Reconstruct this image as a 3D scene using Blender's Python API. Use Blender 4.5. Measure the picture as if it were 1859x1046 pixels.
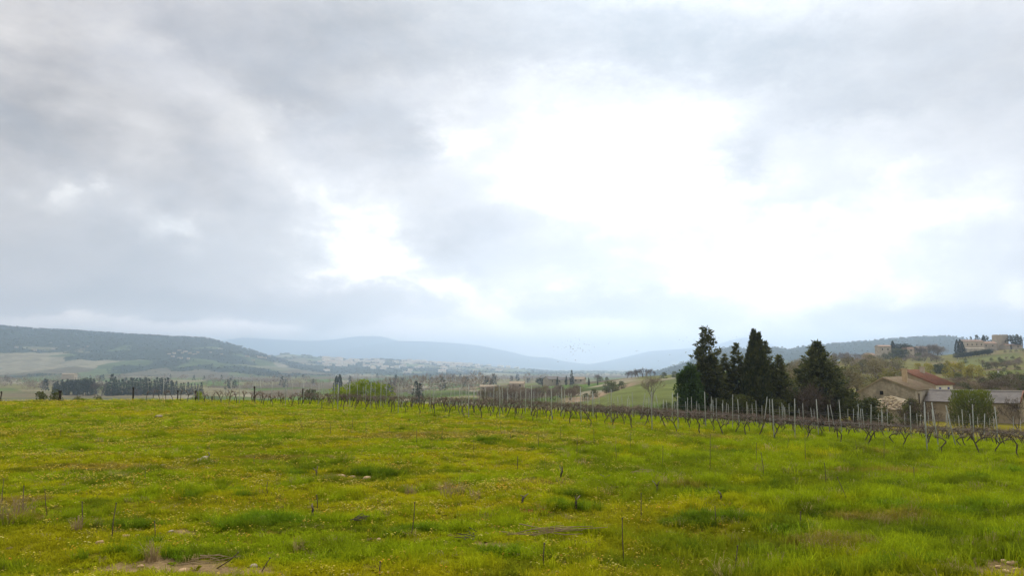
import bpy, bmesh, math, random
import numpy as np
from mathutils import Vector, Matrix

random.seed(11)
RNG = np.random.default_rng(11)
SC = bpy.context.scene
COL = SC.collection
for o in list(bpy.data.objects):
    bpy.data.objects.remove(o)

# ------------------------------------------------------------------ camera
F = 1343.0            # focal length in photograph pixels (1859 wide)
CAMZ = 2.6
HORIZON = 668.0
PITCH = math.atan((HORIZON - 523.0) / F)
cam_d = bpy.data.cameras.new('camera')
cam_d.sensor_fit = 'HORIZONTAL'
cam_d.sensor_width = 36.0
cam_d.lens = 36.0 * F / 1859.0
cam_d.clip_start = 0.1
cam_d.clip_end = 60000.0
cam = bpy.data.objects.new('camera', cam_d)
COL.objects.link(cam)
cam.location = (0, 0, CAMZ)
cam.rotation_euler = (math.pi / 2 + PITCH, 0, 0)
SC.camera = cam


def ray(px, py):
    a = (px - 929.5) / F
    b = (523.0 - py) / F
    c, s = math.cos(PITCH), math.sin(PITCH)
    return np.array([a, c - b * s, s + b * c])


def P(px, py, depth):
    d = ray(px, py)
    d = d * (depth / d[1])
    return np.array([d[0], d[1], CAMZ + d[2]])


def to_px(x, y, z):
    c, s = math.cos(PITCH), math.sin(PITCH)
    dz = z - CAMZ
    fw = y * c + dz * s
    up = -y * s + dz * c
    return 929.5 + F * x / fw, 523.0 - F * up / fw


# ------------------------------------------------------------------ light and exposure
SUN_EL = math.radians(42)
SUN_AZ = math.radians(14)           # to the right of straight ahead (+Y)
sun_d = bpy.data.lights.new('sun', 'SUN')
sun_d.energy = 1.5
sun_d.angle = math.radians(18)
sun_d.color = (1.0, 0.95, 0.86)
sun = bpy.data.objects.new('sun', sun_d)
COL.objects.link(sun)
sdir = Vector((math.sin(SUN_AZ) * math.cos(SUN_EL), math.cos(SUN_AZ) * math.cos(SUN_EL), math.sin(SUN_EL)))
sun.rotation_euler = (-sdir).to_track_quat('-Z', 'Y').to_euler()
sun.location = (0, 0, 60)

EXPO = 1.45
SC.view_settings.view_transform = 'Standard'
SC.view_settings.look = 'None'
SC.view_settings.exposure = EXPO
SC.view_settings.gamma = 1.0
SC.view_settings.use_curve_mapping = False
SC.render.engine = 'CYCLES'
SC.cycles.use_denoising = True
SC.cycles.max_bounces = 6
SC.cycles.diffuse_bounces = 3
SC.cycles.transmission_bounces = 3
SC.cycles.transparent_max_bounces = 4
SC.cycles.volume_bounces = 2
SC.cycles.sample_clamp_indirect = 6.0


class S:
    """a node socket with arithmetic, so a shader can be written as an expression"""
    def __init__(self, nt, sock):
        self.nt, self.s = nt, sock

    def _m(self, op, *xs, clamp=False):
        n = self.nt.nodes.new('ShaderNodeMath')
        n.operation = op
        n.use_clamp = clamp
        for i, x in enumerate((self,) + xs):
            if isinstance(x, S):
                self.nt.links.new(x.s, n.inputs[i])
            else:
                n.inputs[i].default_value = float(x)
        return S(self.nt, n.outputs[0])

    def __add__(self, o): return self._m('ADD', o)
    __radd__ = __add__
    def __sub__(self, o): return self._m('SUBTRACT', o)
    def __rsub__(self, o): return (self * -1.0) + o
    def __mul__(self, o): return self._m('MULTIPLY', o)
    __rmul__ = __mul__
    def __truediv__(self, o): return self._m('DIVIDE', o)
    def max(self, o): return self._m('MAXIMUM', o)
    def min(self, o): return self._m('MINIMUM', o)
    def pow(self, o): return self._m('POWER', o)
    def exp(self): return self._m('EXPONENT')
    def clamp(self): return self._m('ADD', 0.0, clamp=True)

    def ramp(self, a, b, lo=0.0, hi=1.0, smooth=True):
        n = self.nt.nodes.new('ShaderNodeMapRange')
        n.interpolation_type = 'SMOOTHSTEP' if smooth else 'LINEAR'
        self.nt.links.new(self.s, n.inputs['Value'])
        for k, v in (('From Min', a), ('From Max', b), ('To Min', lo), ('To Max', hi)):
            n.inputs[k].default_value = v
        return S(self.nt, n.outputs['Result'])


def n_combine(nt, x, y, z):
    n = nt.nodes.new('ShaderNodeCombineXYZ')
    for i, v in enumerate((x, y, z)):
        if isinstance(v, S):
            nt.links.new(v.s, n.inputs[i])
        else:
            n.inputs[i].default_value = float(v)
    return S(nt, n.outputs[0])


def n_separate(nt, v):
    n = nt.nodes.new('ShaderNodeSeparateXYZ')
    nt.links.new(v.s, n.inputs[0])
    return [S(nt, n.outputs[i]) for i in range(3)]


def n_noise(nt, vec, scale, detail=4.0, rough=0.5, col=False, dist=0.0):
    n = nt.nodes.new('ShaderNodeTexNoise')
    nt.links.new(vec.s, n.inputs['Vector'])
    n.inputs['Scale'].default_value = scale
    n.inputs['Detail'].default_value = detail
    n.inputs['Roughness'].default_value = rough
    n.inputs['Distortion'].default_value = dist
    return S(nt, n.outputs['Color' if col else 'Fac'])


def n_mix(nt, fac, a, b, blend='MIX'):
    n = nt.nodes.new('ShaderNodeMix')
    n.data_type = 'RGBA'
    n.blend_type = blend
    for sock, v in ((n.inputs[0], fac), (n.inputs[6], a), (n.inputs[7], b)):
        if isinstance(v, S):
            nt.links.new(v.s, sock)
        elif isinstance(v, (int, float)):
            sock.default_value = v
        else:
            sock.default_value = (v[0], v[1], v[2], 1.0)
    return S(nt, n.outputs[2])


def build_world():
    w = bpy.data.worlds.new('World')
    SC.world = w
    w.use_nodes = True
    nt = w.node_tree
    nt.nodes.clear()
    out = nt.nodes.new('ShaderNodeOutputWorld')
    bg = nt.nodes.new('ShaderNodeBackground')
    bg.inputs['Strength'].default_value = 0.1
    nt.links.new(bg.outputs[0], out.inputs['Surface'])
    sky = nt.nodes.new('ShaderNodeTexSky')
    sky.sky_type = 'NISHITA'
    sky.sun_disc = False
    sky.sun_elevation = SUN_EL
    sky.sun_rotation = SUN_AZ
    sky.dust_density = 2.0
    tc = nt.nodes.new('ShaderNodeTexCoord')
    d = S(nt, tc.outputs['Generated'])
    x, y, z = n_separate(nt, d)
    # billows: solid noise on the view direction, flattened a little
    flat = z.max(0.0)
    vec = n_combine(nt, x, y, z * 1.7)
    wob = n_noise(nt, vec, 3.6, 6.0, 0.66, col=True)
    wx, wy, wz = n_separate(nt, wob)
    yy = y.max(0.12)
    front = y.ramp(0.05, 0.45) * z.ramp(0.50, 0.75, 1.0, 0.0)
    U = x / yy + (wx - 0.5) * 0.34
    V = z / yy + (wy - 0.5) * 0.26 * z.ramp(0.0, 0.22, 0.25, 1.0)
    total = None

    def blob(px, py, sx, sy, amp, ang=0.0):
        nonlocal total
        r = ray(px, py)
        u0, v0 = r[0] / r[1], r[2] / r[1]
        mp = nt.nodes.new('ShaderNodeMapping')
        mp.vector_type = 'TEXTURE'
        mp.inputs['Location'].default_value = (u0, v0, 0)
        mp.inputs['Rotation'].default_value = (0, 0, math.radians(ang))
        mp.inputs['Scale'].default_value = (sx / F, sy / F, 1)
        nt.links.new(UV.s, mp.inputs['Vector'])
        dt = nt.nodes.new('ShaderNodeVectorMath')
        dt.operation = 'DOT_PRODUCT'
        nt.links.new(mp.outputs[0], dt.inputs[0])
        nt.links.new(mp.outputs[0], dt.inputs[1])
        pw = nt.nodes.new('ShaderNodeMath')
        pw.operation = 'POWER'
        pw.inputs[0].default_value = math.exp(-1)
        nt.links.new(dt.outputs['Value'], pw.inputs[1])
        ma = nt.nodes.new('ShaderNodeMath')
        ma.operation = 'MULTIPLY_ADD'
        nt.links.new(pw.outputs[0], ma.inputs[0])
        ma.inputs[1].default_value = amp
        if total is not None:
            nt.links.new(total.s, ma.inputs[2])
        else:
            ma.inputs[2].default_value = 0.0
        total = S(nt, ma.outputs[0])

    UV = n_combine(nt, U, V, 0.0)
    for b in SKY_BLOBS:
        blob(*b)
    fb = n_noise(nt, vec, 5.0, 6.0, 0.66, dist=0.4)
    fb2 = n_noise(nt, n_combine(nt, x + wx * 0.10, y + wy * 0.10, z * 1.9), 17.0, 4.0, 0.62)
    low = z.ramp(0.0, 0.16, 1.0, 0.0)
    base = front.ramp(0.0, 1.0, 0.90, 0.836, smooth=False) + (fb - 0.5) * 0.30 + (fb2 - 0.5) * 0.15 * z.ramp(0.03, 0.2) + low * 0.13
    fld = base + total * front
    # the rims of the bright openings are crisper than the rest
    fld = fld + (fld + (wz - 0.5) * 0.25).ramp(0.88, 0.99, -0.02, 0.07)
    fld = (fld - 0.87) * 1.32 + 0.875 + low * 0.035
    lum = fld.max(0.3).pow(2.25)
    over = (fld - 1.02).max(0.0) * 2.5
    lum = (lum + over).min(2.0)
    warm = fld.ramp(0.70, 1.0)
    tint = n_mix(nt, warm, (1.075, 0.99, 0.955), (1.05, 0.995, 0.94))
    tint = n_mix(nt, low * 0.8, tint, (1.28, 0.985, 0.84))
    k = (2.0 ** -EXPO) * 10.0
    lumv = lum * k
    cc = n_combine(nt, lumv, lumv, lumv)
    cloud = n_mix(nt, 1.0, tint, cc, 'MULTIPLY')
    # thin places let a little of the clear sky through
    cover = fb.ramp(0.30, 0.62, 0.93, 1.0)
    col = n_mix(nt, cover, S(nt, sky.outputs[0]), cloud)
    ground = n_mix(nt, z.ramp(-0.06, -0.01), (0.9, 0.95, 0.6), col)
    nt.links.new(ground.s, bg.inputs['Color'])
    w.cycles.sampling_method = 'MANUAL'
    w.cycles.sample_map_resolution = 512


# (px, py, spread x, spread y, change of brightness, tilt)
SKY_BLOBS = [
    # grey masses
    (690, 40, 280, 100, -0.17, 0), (1060, 90, 240, 50, -0.10, 3), (590, 170, 120, 60, -0.12, -25), (40, 190, 130, 80, -0.11, 0), (330, 270, 130, 70, -0.06, -20),
    (760, 240, 80, 90, -0.08, -50), (1240, 120, 120, 50, -0.06, 0), (1690, 110, 280, 120, -0.11, 0),
    (1340, 300, 30, 100, -0.12, -50), (880, 445, 120, 46, -0.09, 0), (150, 470, 250, 70, -0.025, -4), (330, 545, 420, 24, -0.07, 0), (1090, 572, 190, 24, -0.09, 3),
    (1700, 570, 220, 14, -0.06, 0), (1440, 350, 110, 20, -0.05, 10), (300, 40, 140, 60, -0.05, -20),
    # light streaks and openings
    (320, 150, 300, 60, 0.035, -27), (1290, 40, 30, 60, 0.03, 0), (1200, 30, 180, 70, -0.15, 0), (1420, 80, 150, 80, -0.13, 0), (1560, 200, 160, 40, -0.07, 6),
    (1110, 270, 170, 80, 0.17, -8), (1060, 350, 220, 70, 0.10, 0), (830, 262, 60, 50, 0.15, 15), (1300, 200, 60, 40, 0.08, 0),
    (550, 360, 130, 60, 0.12, -35), (680, 420, 110, 80, 0.10, -30), (690, 500, 260, 44, 0.09, -12), (300, 400, 70, 34, 0.13, -30), (115, 305, 70, 34, 0.10, -20),
    (1640, 390, 360, 100, 0.10, 3), (1250, 470, 420, 90, 0.075, 0), (1560, 530, 420, 60, 0.06, 0),
    (200, 590, 420, 14, 0.09, 0), (800, 612, 700, 26, 0.06, 0),
]
build_world()

# ------------------------------------------------------------------ helpers: noise, mesh building, materials
def _hash(ix, iy, seed):
    h = (ix.astype(np.int64) * 374761393 + iy.astype(np.int64) * 668265263 + seed * 1442695041) & 0xFFFFFFFF
    h = ((h ^ (h >> 13)) * 1274126177) & 0xFFFFFFFF
    return ((h ^ (h >> 16)) & 0xFFFF) / 65535.0


def vnoise(x, y, seed=0):
    x, y = np.asarray(x, float), np.asarray(y, float)
    ix, iy = np.floor(x), np.floor(y)
    fx, fy = x - ix, y - iy
    fx, fy = fx * fx * (3 - 2 * fx), fy * fy * (3 - 2 * fy)
    a, b = _hash(ix, iy, seed), _hash(ix + 1, iy, seed)
    c, d = _hash(ix, iy + 1, seed), _hash(ix + 1, iy + 1, seed)
    return (a * (1 - fx) + b * fx) * (1 - fy) + (c * (1 - fx) + d * fx) * fy


def fbm(x, y, seed=0, oct=4, gain=0.5):
    t, a, n = 0.0, 1.0, 0.0
    for i in range(oct):
        t = t + a * vnoise(np.asarray(x) * 2 ** i, np.asarray(y) * 2 ** i, seed + i * 17)
        n += a
        a *= gain
    return t / n


def sstep(a, b, v):
    t = np.clip((v - a) / (b - a), 0, 1)
    return t * t * (3 - 2 * t)


def link(name, data, parent=None):
    o = bpy.data.objects.new(name, data)
    COL.objects.link(o)
    if parent is not None:
        o.parent = parent
    return o


def tag(o, label=None, cat=None, group=None, kind=None):
    for k, v in (('label', label), ('category', cat), ('group', group), ('kind', kind)):
        if v:
            o[k] = v
    return o


def empty(name, loc, rz=0.0):
    o = bpy.data.objects.new(name, None)
    o.empty_display_size = 0.2
    COL.objects.link(o)
    o.location = loc
    o.rotation_euler = (0, 0, rz)
    return o


def copy_tree(o, parent=None):
    c = o.copy()
    COL.objects.link(c)
    c.parent = parent
    for ch in [x for x in o.children]:
        copy_tree(ch, c)
    return c


def grid_mesh(name, X, Y, Z, mats, colors=None, smooth=True):
    nr, nc = X.shape
    co = np.stack([X, Y, Z], -1).reshape(-1, 3).astype(np.float32)
    i = np.arange(nr - 1)[:, None] * nc + np.arange(nc - 1)[None, :]
    q = np.stack([i, i + 1, i + nc + 1, i + nc], -1).reshape(-1, 4)
    me = bpy.data.meshes.new(name)
    me.vertices.add(len(co))
    me.vertices.foreach_set('co', co.ravel())
    me.loops.add(q.size)
    me.loops.foreach_set('vertex_index', q.ravel().astype(np.int32))
    me.polygons.add(len(q))
    me.polygons.foreach_set('loop_start', (np.arange(len(q)) * 4).astype(np.int32))
    me.polygons.foreach_set('use_smooth', np.full(len(q), smooth))
    for m in mats:
        me.materials.append(m)
    if colors is not None:
        at = me.color_attributes.new('land', 'FLOAT_COLOR', 'POINT')
        c4 = np.concatenate([colors.reshape(-1, 3), np.ones((nr * nc, 1))], 1).astype(np.float32)
        at.data.foreach_set('color', c4.ravel())
    me.update()
    me.validate()
    return me


class G:
    """collects faces of one mesh"""
    def __init__(self):
        self.v, self.f, self.m, self.sm = [], [], [], []

    def face(self, pts, mat=0, smooth=False):
        k = len(self.v)
        self.v.extend([tuple(p) for p in pts])
        self.f.append(tuple(range(k, k + len(pts))))
        self.m.append(mat)
        self.sm.append(smooth)

    def box(self, c, size, mat=0, rz=0.0, M=None):
        sx, sy, sz = size[0] / 2, size[1] / 2, size[2] / 2
        ca, sa = math.cos(rz), math.sin(rz)
        k = len(self.v)
        for z in (-sz, sz):
            for x, y in ((-sx, -sy), (sx, -sy), (sx, sy), (-sx, sy)):
                self.v.append((c[0] + x * ca - y * sa, c[1] + x * sa + y * ca, c[2] + z))
        for q in ((0, 3, 2, 1), (4, 5, 6, 7), (0, 1, 5, 4), (1, 2, 6, 5), (2, 3, 7, 6), (3, 0, 4, 7)):
            self.f.append(tuple(k + i for i in q))
            self.m.append(mat)
            self.sm.append(False)

    def tube(self, path, radii, sides=5, mat=0, cap=True, smooth=True):
        path = [Vector(p) for p in path]
        k0 = len(self.v)
        up = Vector((0.31, 0.17, 0.93))
        for i, p in enumerate(path):
            t = (path[min(i + 1, len(path) - 1)] - path[max(i - 1, 0)])
            if t.length < 1e-9:
                t = Vector((0, 0, 1))
            t.normalize()
            a = t.cross(up)
            if a.length < 1e-3:
                a = t.cross(Vector((1, 0, 0)))
            a.normalize()
            b = t.cross(a)
            for s in range(sides):
                th = 2 * math.pi * s / sides
                self.v.append(tuple(p + (a * math.cos(th) + b * math.sin(th)) * radii[i]))
        for i in range(len(path) - 1):
            for s in range(sides):
                s2 = (s + 1) % sides
                self.f.append((k0 + i * sides + s, k0 + i * sides + s2, k0 + (i + 1) * sides + s2, k0 + (i + 1) * sides + s))
                self.m.append(mat)
                self.sm.append(smooth)
        if cap:
            self.f.append(tuple(k0 + s for s in reversed(range(sides))))
            self.f.append(tuple(k0 + (len(path) - 1) * sides + s for s in range(sides)))
            self.m += [mat, mat]
            self.sm += [False, False]

    def mesh(self, name, mats):
        me = bpy.data.meshes.new(name)
        me.from_pydata(self.v, [], self.f)
        for m in mats:
            me.materials.append(m)
        me.polygons.foreach_set('material_index', self.m)
        me.polygons.foreach_set('use_smooth', self.sm)
        me.update()
        return me

    def build(self, name, mats, parent=None):
        if not isinstance(mats, (list, tuple)):
            mats = [mats]
        return link(name, self.mesh(name, mats), parent)


def new_mat(name):
    m = bpy.data.materials.new(name)
    m.use_nodes = True
    nt = m.node_tree
    bsdf = nt.nodes['Principled BSDF']
    bsdf.inputs['Specular IOR Level'].default_value = 0.2
    bsdf.inputs['Roughness'].default_value = 0.85
    return m, nt, bsdf


def pos(nt):
    g = nt.nodes.new('ShaderNodeNewGeometry')
    return S(nt, g.outputs['Position'])


def objco(nt):
    g = nt.nodes.new('ShaderNodeTexCoord')
    return S(nt, g.outputs['Object'])


def orand(nt):
    g = nt.nodes.new('ShaderNodeObjectInfo')
    return S(nt, g.outputs['Random'])


def bump(nt, bsdf, h, strength=0.4, dist=0.05):
    n = nt.nodes.new('ShaderNodeBump')
    n.inputs['Strength'].default_value = strength
    n.inputs['Distance'].default_value = dist
    nt.links.new(h.s, n.inputs['Height'])
    nt.links.new(n.outputs[0], bsdf.inputs['Normal'])


def mat_noise(name, c1, c2, scale=3.0, c3=None, scale3=0.6, rough=0.85, bumps=0.0, world=False, detail=5.0, spec=0.2, rand=0.0):
    m, nt, b = new_mat(name)
    p = pos(nt) if world else objco(nt)
    f = n_noise(nt, p, scale, detail, 0.6)
    col = n_mix(nt, f.ramp(0.3, 0.7), c1, c2)
    if c3 is not None:
        col = n_mix(nt, n_noise(nt, p, scale3, 4.0, 0.6).ramp(0.45, 0.68), col, c3)
    if rand:
        r = orand(nt) * (2 * rand) + (1 - rand)
        col = n_mix(nt, 1.0, col, n_combine(nt, r, r, r), 'MULTIPLY')
    nt.links.new(col.s, b.inputs['Base Color'])
    b.inputs['Roughness'].default_value = rough
    b.inputs['Specular IOR Level'].default_value = spec
    if bumps:
        bump(nt, b, f, bumps, 0.05)
    return m


def mat_leaf(name, c1, c2, trans=0.35, rand=0.25, scale=0.8):
    m, nt, b = new_mat(name)
    p = pos(nt)
    f = n_noise(nt, p, scale, 3.0, 0.6)
    col = n_mix(nt, f.ramp(0.32, 0.68), c1, c2)
    r = orand(nt) * (2 * rand) + (1 - rand)
    col = n_mix(nt, 1.0, col, n_combine(nt, r, r, r), 'MULTIPLY')
    nt.links.new(col.s, b.inputs['Base Color'])
    b.inputs['Roughness'].default_value = 0.7
    if trans > 0:
        t = nt.nodes.new('ShaderNodeBsdfTranslucent')
        nt.links.new(col.s, t.inputs['Color'])
        mx = nt.nodes.new('ShaderNodeMixShader')
        mx.inputs[0].default_value = trans
        nt.links.new(b.outputs[0], mx.inputs[1])
        nt.links.new(t.outputs[0], mx.inputs[2])
        nt.links.new(mx.outputs[0], nt.nodes['Material Output'].inputs['Surface'])
    return m


_ONES = ('', 'first', 'second', 'third', 'fourth', 'fifth', 'sixth', 'seventh', 'eighth', 'ninth', 'tenth', 'eleventh', 'twelfth',
         'thirteenth', 'fourteenth', 'fifteenth', 'sixteenth', 'seventeenth', 'eighteenth', 'nineteenth')
_TENS = ('', '', 'twent', 'thirt', 'fort', 'fift', 'sixt', 'sevent', 'eight', 'ninet')


def ordinal(n):
    if n < 20:
        return _ONES[n]
    if n >= 100:
        return 'hundred and ' + ordinal(n - 100) if n > 100 else 'hundredth'
    return _TENS[n // 10] + ('ieth' if n % 10 == 0 else 'y-' + _ONES[n % 10])


def label_from_left(objs, template, cat, group, right=False):
    """number alike things along the picture"""
    objs = sorted(objs, key=lambda o: o.location.x / max(o.location.y, 1.0), reverse=right)
    for i, o in enumerate(objs):
        tag(o, template.format(ordinal(i + 1)), cat, group)


# ------------------------------------------------------------------ shape of the land
ROW_U = np.array([-0.79, 0.61]) / math.hypot(0.79, 0.61)
ROW_N = np.array([ROW_U[1], -ROW_U[0]])
ROW_P = np.array([2.0, 37.4])
T_PX = np.array([-1500, -400, 300, 660, 900, 1040, 1170, 1300, 1450, 1560, 1700, 1859, 2600, 4000.])
T_T = (T_PX - 929.5) / F
T_D = np.array([130, 200, 300, 400, 520, 650, 900, 1500, 3000, 30000.])
T_Z = np.array([
    [-6, -12, -18, -22, -25, -27, -28, -28, -28, -28],
    [-6, -12, -18, -22, -25, -27, -28, -28, -28, -28],
    [-6, -12, -18, -22, -25, -27, -28, -28, -28, -28],
    [-7, -10, -14, -18, -21, -23, -26, -28, -28, -28],
    [-6, -8.5, -11, -12.5, -14, -15.5, -19, -25, -28, -28],
    [-6.5, -8, -9, -9.5, -10, -11, -18, -25, -28, -28],
    [-7, -5.1, -4.5, -4, -3.4, -6, -14, -24, -28, -28],
    [-5.5, -4.5, -3, -1, 0.5, -2, -10, -20, -27, -28],
    [-5, -4, -1, 2, 5, 6, -4, -20, -27, -28],
    [-5.5, -3.5, 0, 4, 8.5, 10.5, 2, -15, -26, -28],
    [-5.2, -2.2, -1, 1.8, 6.5, 13.5, 8, -10, -24, -28],
    [-5, -2, 0, 4.5, 12, 19.5, 16, 0, -20, -28],
    [-4, -1, 2, 8, 16, 25, 25, 10, -10, -28],
    [-4, -1, 2, 8, 16, 25, 25, 10, -10, -28]])


def _interp2(t, d):
    ti = np.clip(np.searchsorted(T_T, t) - 1, 0, len(T_T) - 2)
    ft = np.clip((t - T_T[ti]) / (T_T[ti + 1] - T_T[ti]), 0, 1)
    ft = ft * 0.5 + 0.5 * ft * ft * (3 - 2 * ft)
    ld, lD = np.log(np.clip(d, 130, 29999)), np.log(T_D)
    di = np.clip(np.searchsorted(lD, ld) - 1, 0, len(T_D) - 2)
    fd = np.clip((ld - lD[di]) / (lD[di + 1] - lD[di]), 0, 1)
    a = T_Z[ti, di] * (1 - fd) + T_Z[ti, di + 1] * fd
    b = T_Z[ti + 1, di] * (1 - fd) + T_Z[ti + 1, di + 1] * fd
    return a * (1 - ft) + b * ft


def row_s(x, y):
    return ROW_N[0] * (x - ROW_P[0]) + ROW_N[1] * (y - ROW_P[1])


def ground(x, y, micro=True):
    x, y = np.asarray(x, float), np.asarray(y, float)
    s = row_s(x, y)
    sp = np.log1p(np.exp(np.clip(s / 4.0, -30, 30))) * 4.0         # soft max(s, 0)
    xr = np.log1p(np.exp(np.clip(x / 3.0, -30, 30))) * 3.0
    near = -0.028 * np.minimum(xr, 45) - 0.055 * np.minimum(sp, 75) + 0.06
    crest = 57 + 0.5 * (x + 41)
    q = y - crest
    q = np.log1p(np.exp(np.clip(q / 2.5, -30, 30))) * 2.5
    near = near - 0.085 * np.minimum(q, 60) * sstep(-20, -36, x)
    near = near + 1.0 * sstep(6.5, 0.5, np.hypot(x, y))             # bank the photographer stands on
    r = np.hypot(x, y)
    front = y > 0.2 * r
    d = np.where(front, np.maximum(y, 1e-3), r)
    t = np.where(front, x / np.maximum(y, 1e-3), np.sign(x) * 3.0)
    far = _interp2(np.clip(t, T_T[0], T_T[-1]), d)
    far = far + (fbm(x / 90.0, y / 90.0, 5, 3) - 0.5) * np.clip(d / 130.0 - 1, 0, 3) * 1.0
    w = sstep(92, 132, d)
    z = near * (1 - w) + far * w
    if micro:
        a = np.clip(1.4 - d / 90, 0, 1)
        hum = 0.24 + 0.26 * sstep(0.05, 0.5, t) * sstep(34, 20, d)         # rougher, hummocky ground to the right
        z = z + a * ((fbm(x / 2.2, y / 1.6, 9, 3) - 0.5) * hum + (vnoise(x / 0.6, y / 0.5, 4) - 0.5) * 0.05)
    return z


def gz(x, y):
    return float(ground(np.array([x]), np.array([y]))[0])


def on_ground(px, depth):
    """place on the land seen in photograph column px at this depth"""
    x = (px - 929.5) / F * depth
    for _ in range(2):
        z = gz(x, depth)
        x = (px - 929.5) / F * (depth * math.cos(PITCH) + (z - CAMZ) * math.sin(PITCH))
    return x, depth, gz(x, depth)


_HITS = {}


def hit_ground(px, py, dmax=140.0):
    """where the view ray of a photograph pixel meets the near land"""
    key = (px, py, dmax)
    if key not in _HITS:
        r = ray(px, py)
        d = np.geomspace(5.0, dmax, 420)
        x, y, z = r[0] * d / r[1], d, CAMZ + r[2] * d / r[1]
        i = np.where(z < ground(x, y))[0]
        _HITS[key] = (float(x[i[0]]), float(y[i[0]]), gz(x[i[0]], y[i[0]])) if len(i) else None
    return _HITS[key]


# ------------------------------------------------------------------ ground sheet
def bare_soil(x, y):
    """0..1 where the turf is worn away"""
    m = np.zeros_like(np.asarray(x, float))
    for (px, py, rx, ry) in SOIL:
        h = hit_ground(px, py)
        if h is None:
            continue
        q = ((x - h[0]) / rx) ** 2 + ((y - h[1]) / ry) ** 2
        q = q + (fbm(np.asarray(x) * 2.2, np.asarray(y) * 2.2, 33, 3) - 0.5) * 1.5
        m = np.maximum(m, sstep(1.0, 0.45, q))
    return m


SOIL = [(300, 1034, 1.0, 0.42), (420, 1040, 0.6, 0.28), (1850, 1040, 0.95, 1.5), (1800, 1000, 0.35, 0.5), (245, 978, 0.5, 0.12),
        (330, 968, 0.3, 0.14), (620, 868, 0.9, 0.18), (945, 933, 0.35, 0.14), (460, 850, 0.6, 0.12), (372, 836, 0.4, 0.15), (890, 995, 0.3, 0.14),
        (1160, 868, 0.5, 0.16), (175, 990, 0.2, 0.1)]


def land_colors(X, Y):
    """cover of the land: turf, plough, stubble, green corn, scrub"""
    x, y = X.ravel(), Y.ravel()
    r = np.hypot(x, y)
    d = np.where(y > 0.2 * r, y, r)
    t = x / np.maximum(d, 1)
    px = 929.5 + F * t
    turf = np.array([0.20, 0.175, 0.022])
    soil = np.array([0.26, 0.185, 0.095])
    c = np.tile(turf, (len(x), 1))
    near = d < 60
    b = np.zeros(len(x))
    b[near] = bare_soil(x[near], y[near])
    c = c * (1 - b[:, None]) + soil * b[:, None]
    # patchwork of fields beyond
    rng = np.random.default_rng(5)
    n = 900
    sd = np.exp(rng.uniform(math.log(130), math.log(9000), n))
    st = rng.uniform(-1.3, 1.3, n)
    sx, sy = st * sd, sd
    pal = np.array([[0.10, 0.13, 0.035], [0.16, 0.15, 0.06], [0.13, 0.105, 0.065], [0.20, 0.18, 0.10], [0.07, 0.09, 0.03],
                    [0.11, 0.09, 0.06], [0.085, 0.13, 0.03], [0.24, 0.215, 0.15]])
    ci = rng.integers(0, len(pal), n)
    far = np.where(d > 125)[0]
    lx, ly = np.log(np.maximum(d, 1)) * 2.6, t * 9.0
    slx, sly = np.log(sd) * 2.6, st * 9.0
    # fields keep a straight edge in world space: nearest seed with a size that grows with distance
    for k in range(0, len(far), 4000):
        idx = far[k:k + 4000]
        dd = (lx[idx, None] - slx[None, :]) ** 2 * 1.0 + (ly[idx, None] - sly[None, :]) ** 2 * 0.55
        c[idx] = pal[ci[np.argmin(dd, 1)]]
    # rough scrub of the hillside to the right
    sc = sstep(1330, 1500, px) * sstep(110, 150, d) * sstep(1400, 900, d)
    nz = fbm(x / 45, y / 45, 21, 4)
    scrub = np.where(nz[:, None] > 0.52, np.array([[0.16, 0.13, 0.07]]), np.array([[0.15, 0.145, 0.055]]))
    c = c * (1 - sc[:, None]) + scrub * sc[:, None]
    for (p0, p1, d0, d1, cc) in ((1735, 1850, 420, 540, (0.125, 0.135, 0.05)), (1755, 1859, 300, 345, (0.13, 0.15, 0.045)),
                                 (1640, 1790, 540, 600, (0.15, 0.14, 0.05)), (1780, 1859, 230, 290, (0.15, 0.13, 0.07))):
        m = sstep(p0 - 6, p0 + 6, px) * sstep(p1 + 8, p1 - 8, px) * sstep(d0 - 8, d0 + 8, d) * sstep(d1 + 8, d1 - 8, d)
        c = c * (1 - m[:, None]) + np.array(cc) * m[:, None]
    # green corn field on the slope in the middle, stubble bank beside it
    top = 400 - sstep(1240, 1050, px) * 170
    m = sstep(1035, 1075, px) * sstep(1330, 1290, px) * sstep(165, 180, d) * sstep(top + 12, top - 12, d)
    stripe = 0.5 + 0.5 * np.sin((x * 0.9 + y * 0.25) / 2.2)
    green = np.array([0.125, 0.145, 0.048])[None, :] * (0.92 + 0.16 * stripe[:, None])
    c = c * (1 - m[:, None]) + green * m[:, None]
    m = sstep(1000, 1040, px) * sstep(1170, 1140, px) * sstep(top + 2, top + 14, d) * sstep(top + 75, top + 50, d)
    c = c * (1 - m[:, None]) + np.array([0.24, 0.18, 0.12]) * m[:, None]
    m = sstep(1140, 1170, px) * sstep(1300, 1280, px) * sstep(425, 440, d) * sstep(540, 520, d)
    c = c * (1 - m[:, None]) + np.array([0.15, 0.155, 0.05]) * m[:, None]
    # wide pale flat in front of the line of pines
    m = sstep(330, 250, px) * sstep(600, 640, d) * sstep(1000, 930, d)
    fl = np.where((fbm(x / 260, y / 60, 8, 2) > 0.5)[:, None], np.array([[0.125, 0.125, 0.06]]), np.array([[0.15, 0.125, 0.075]]))
    c = c * (1 - m[:, None]) + fl * m[:, None]
    return c.reshape(X.shape + (3,))


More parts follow.
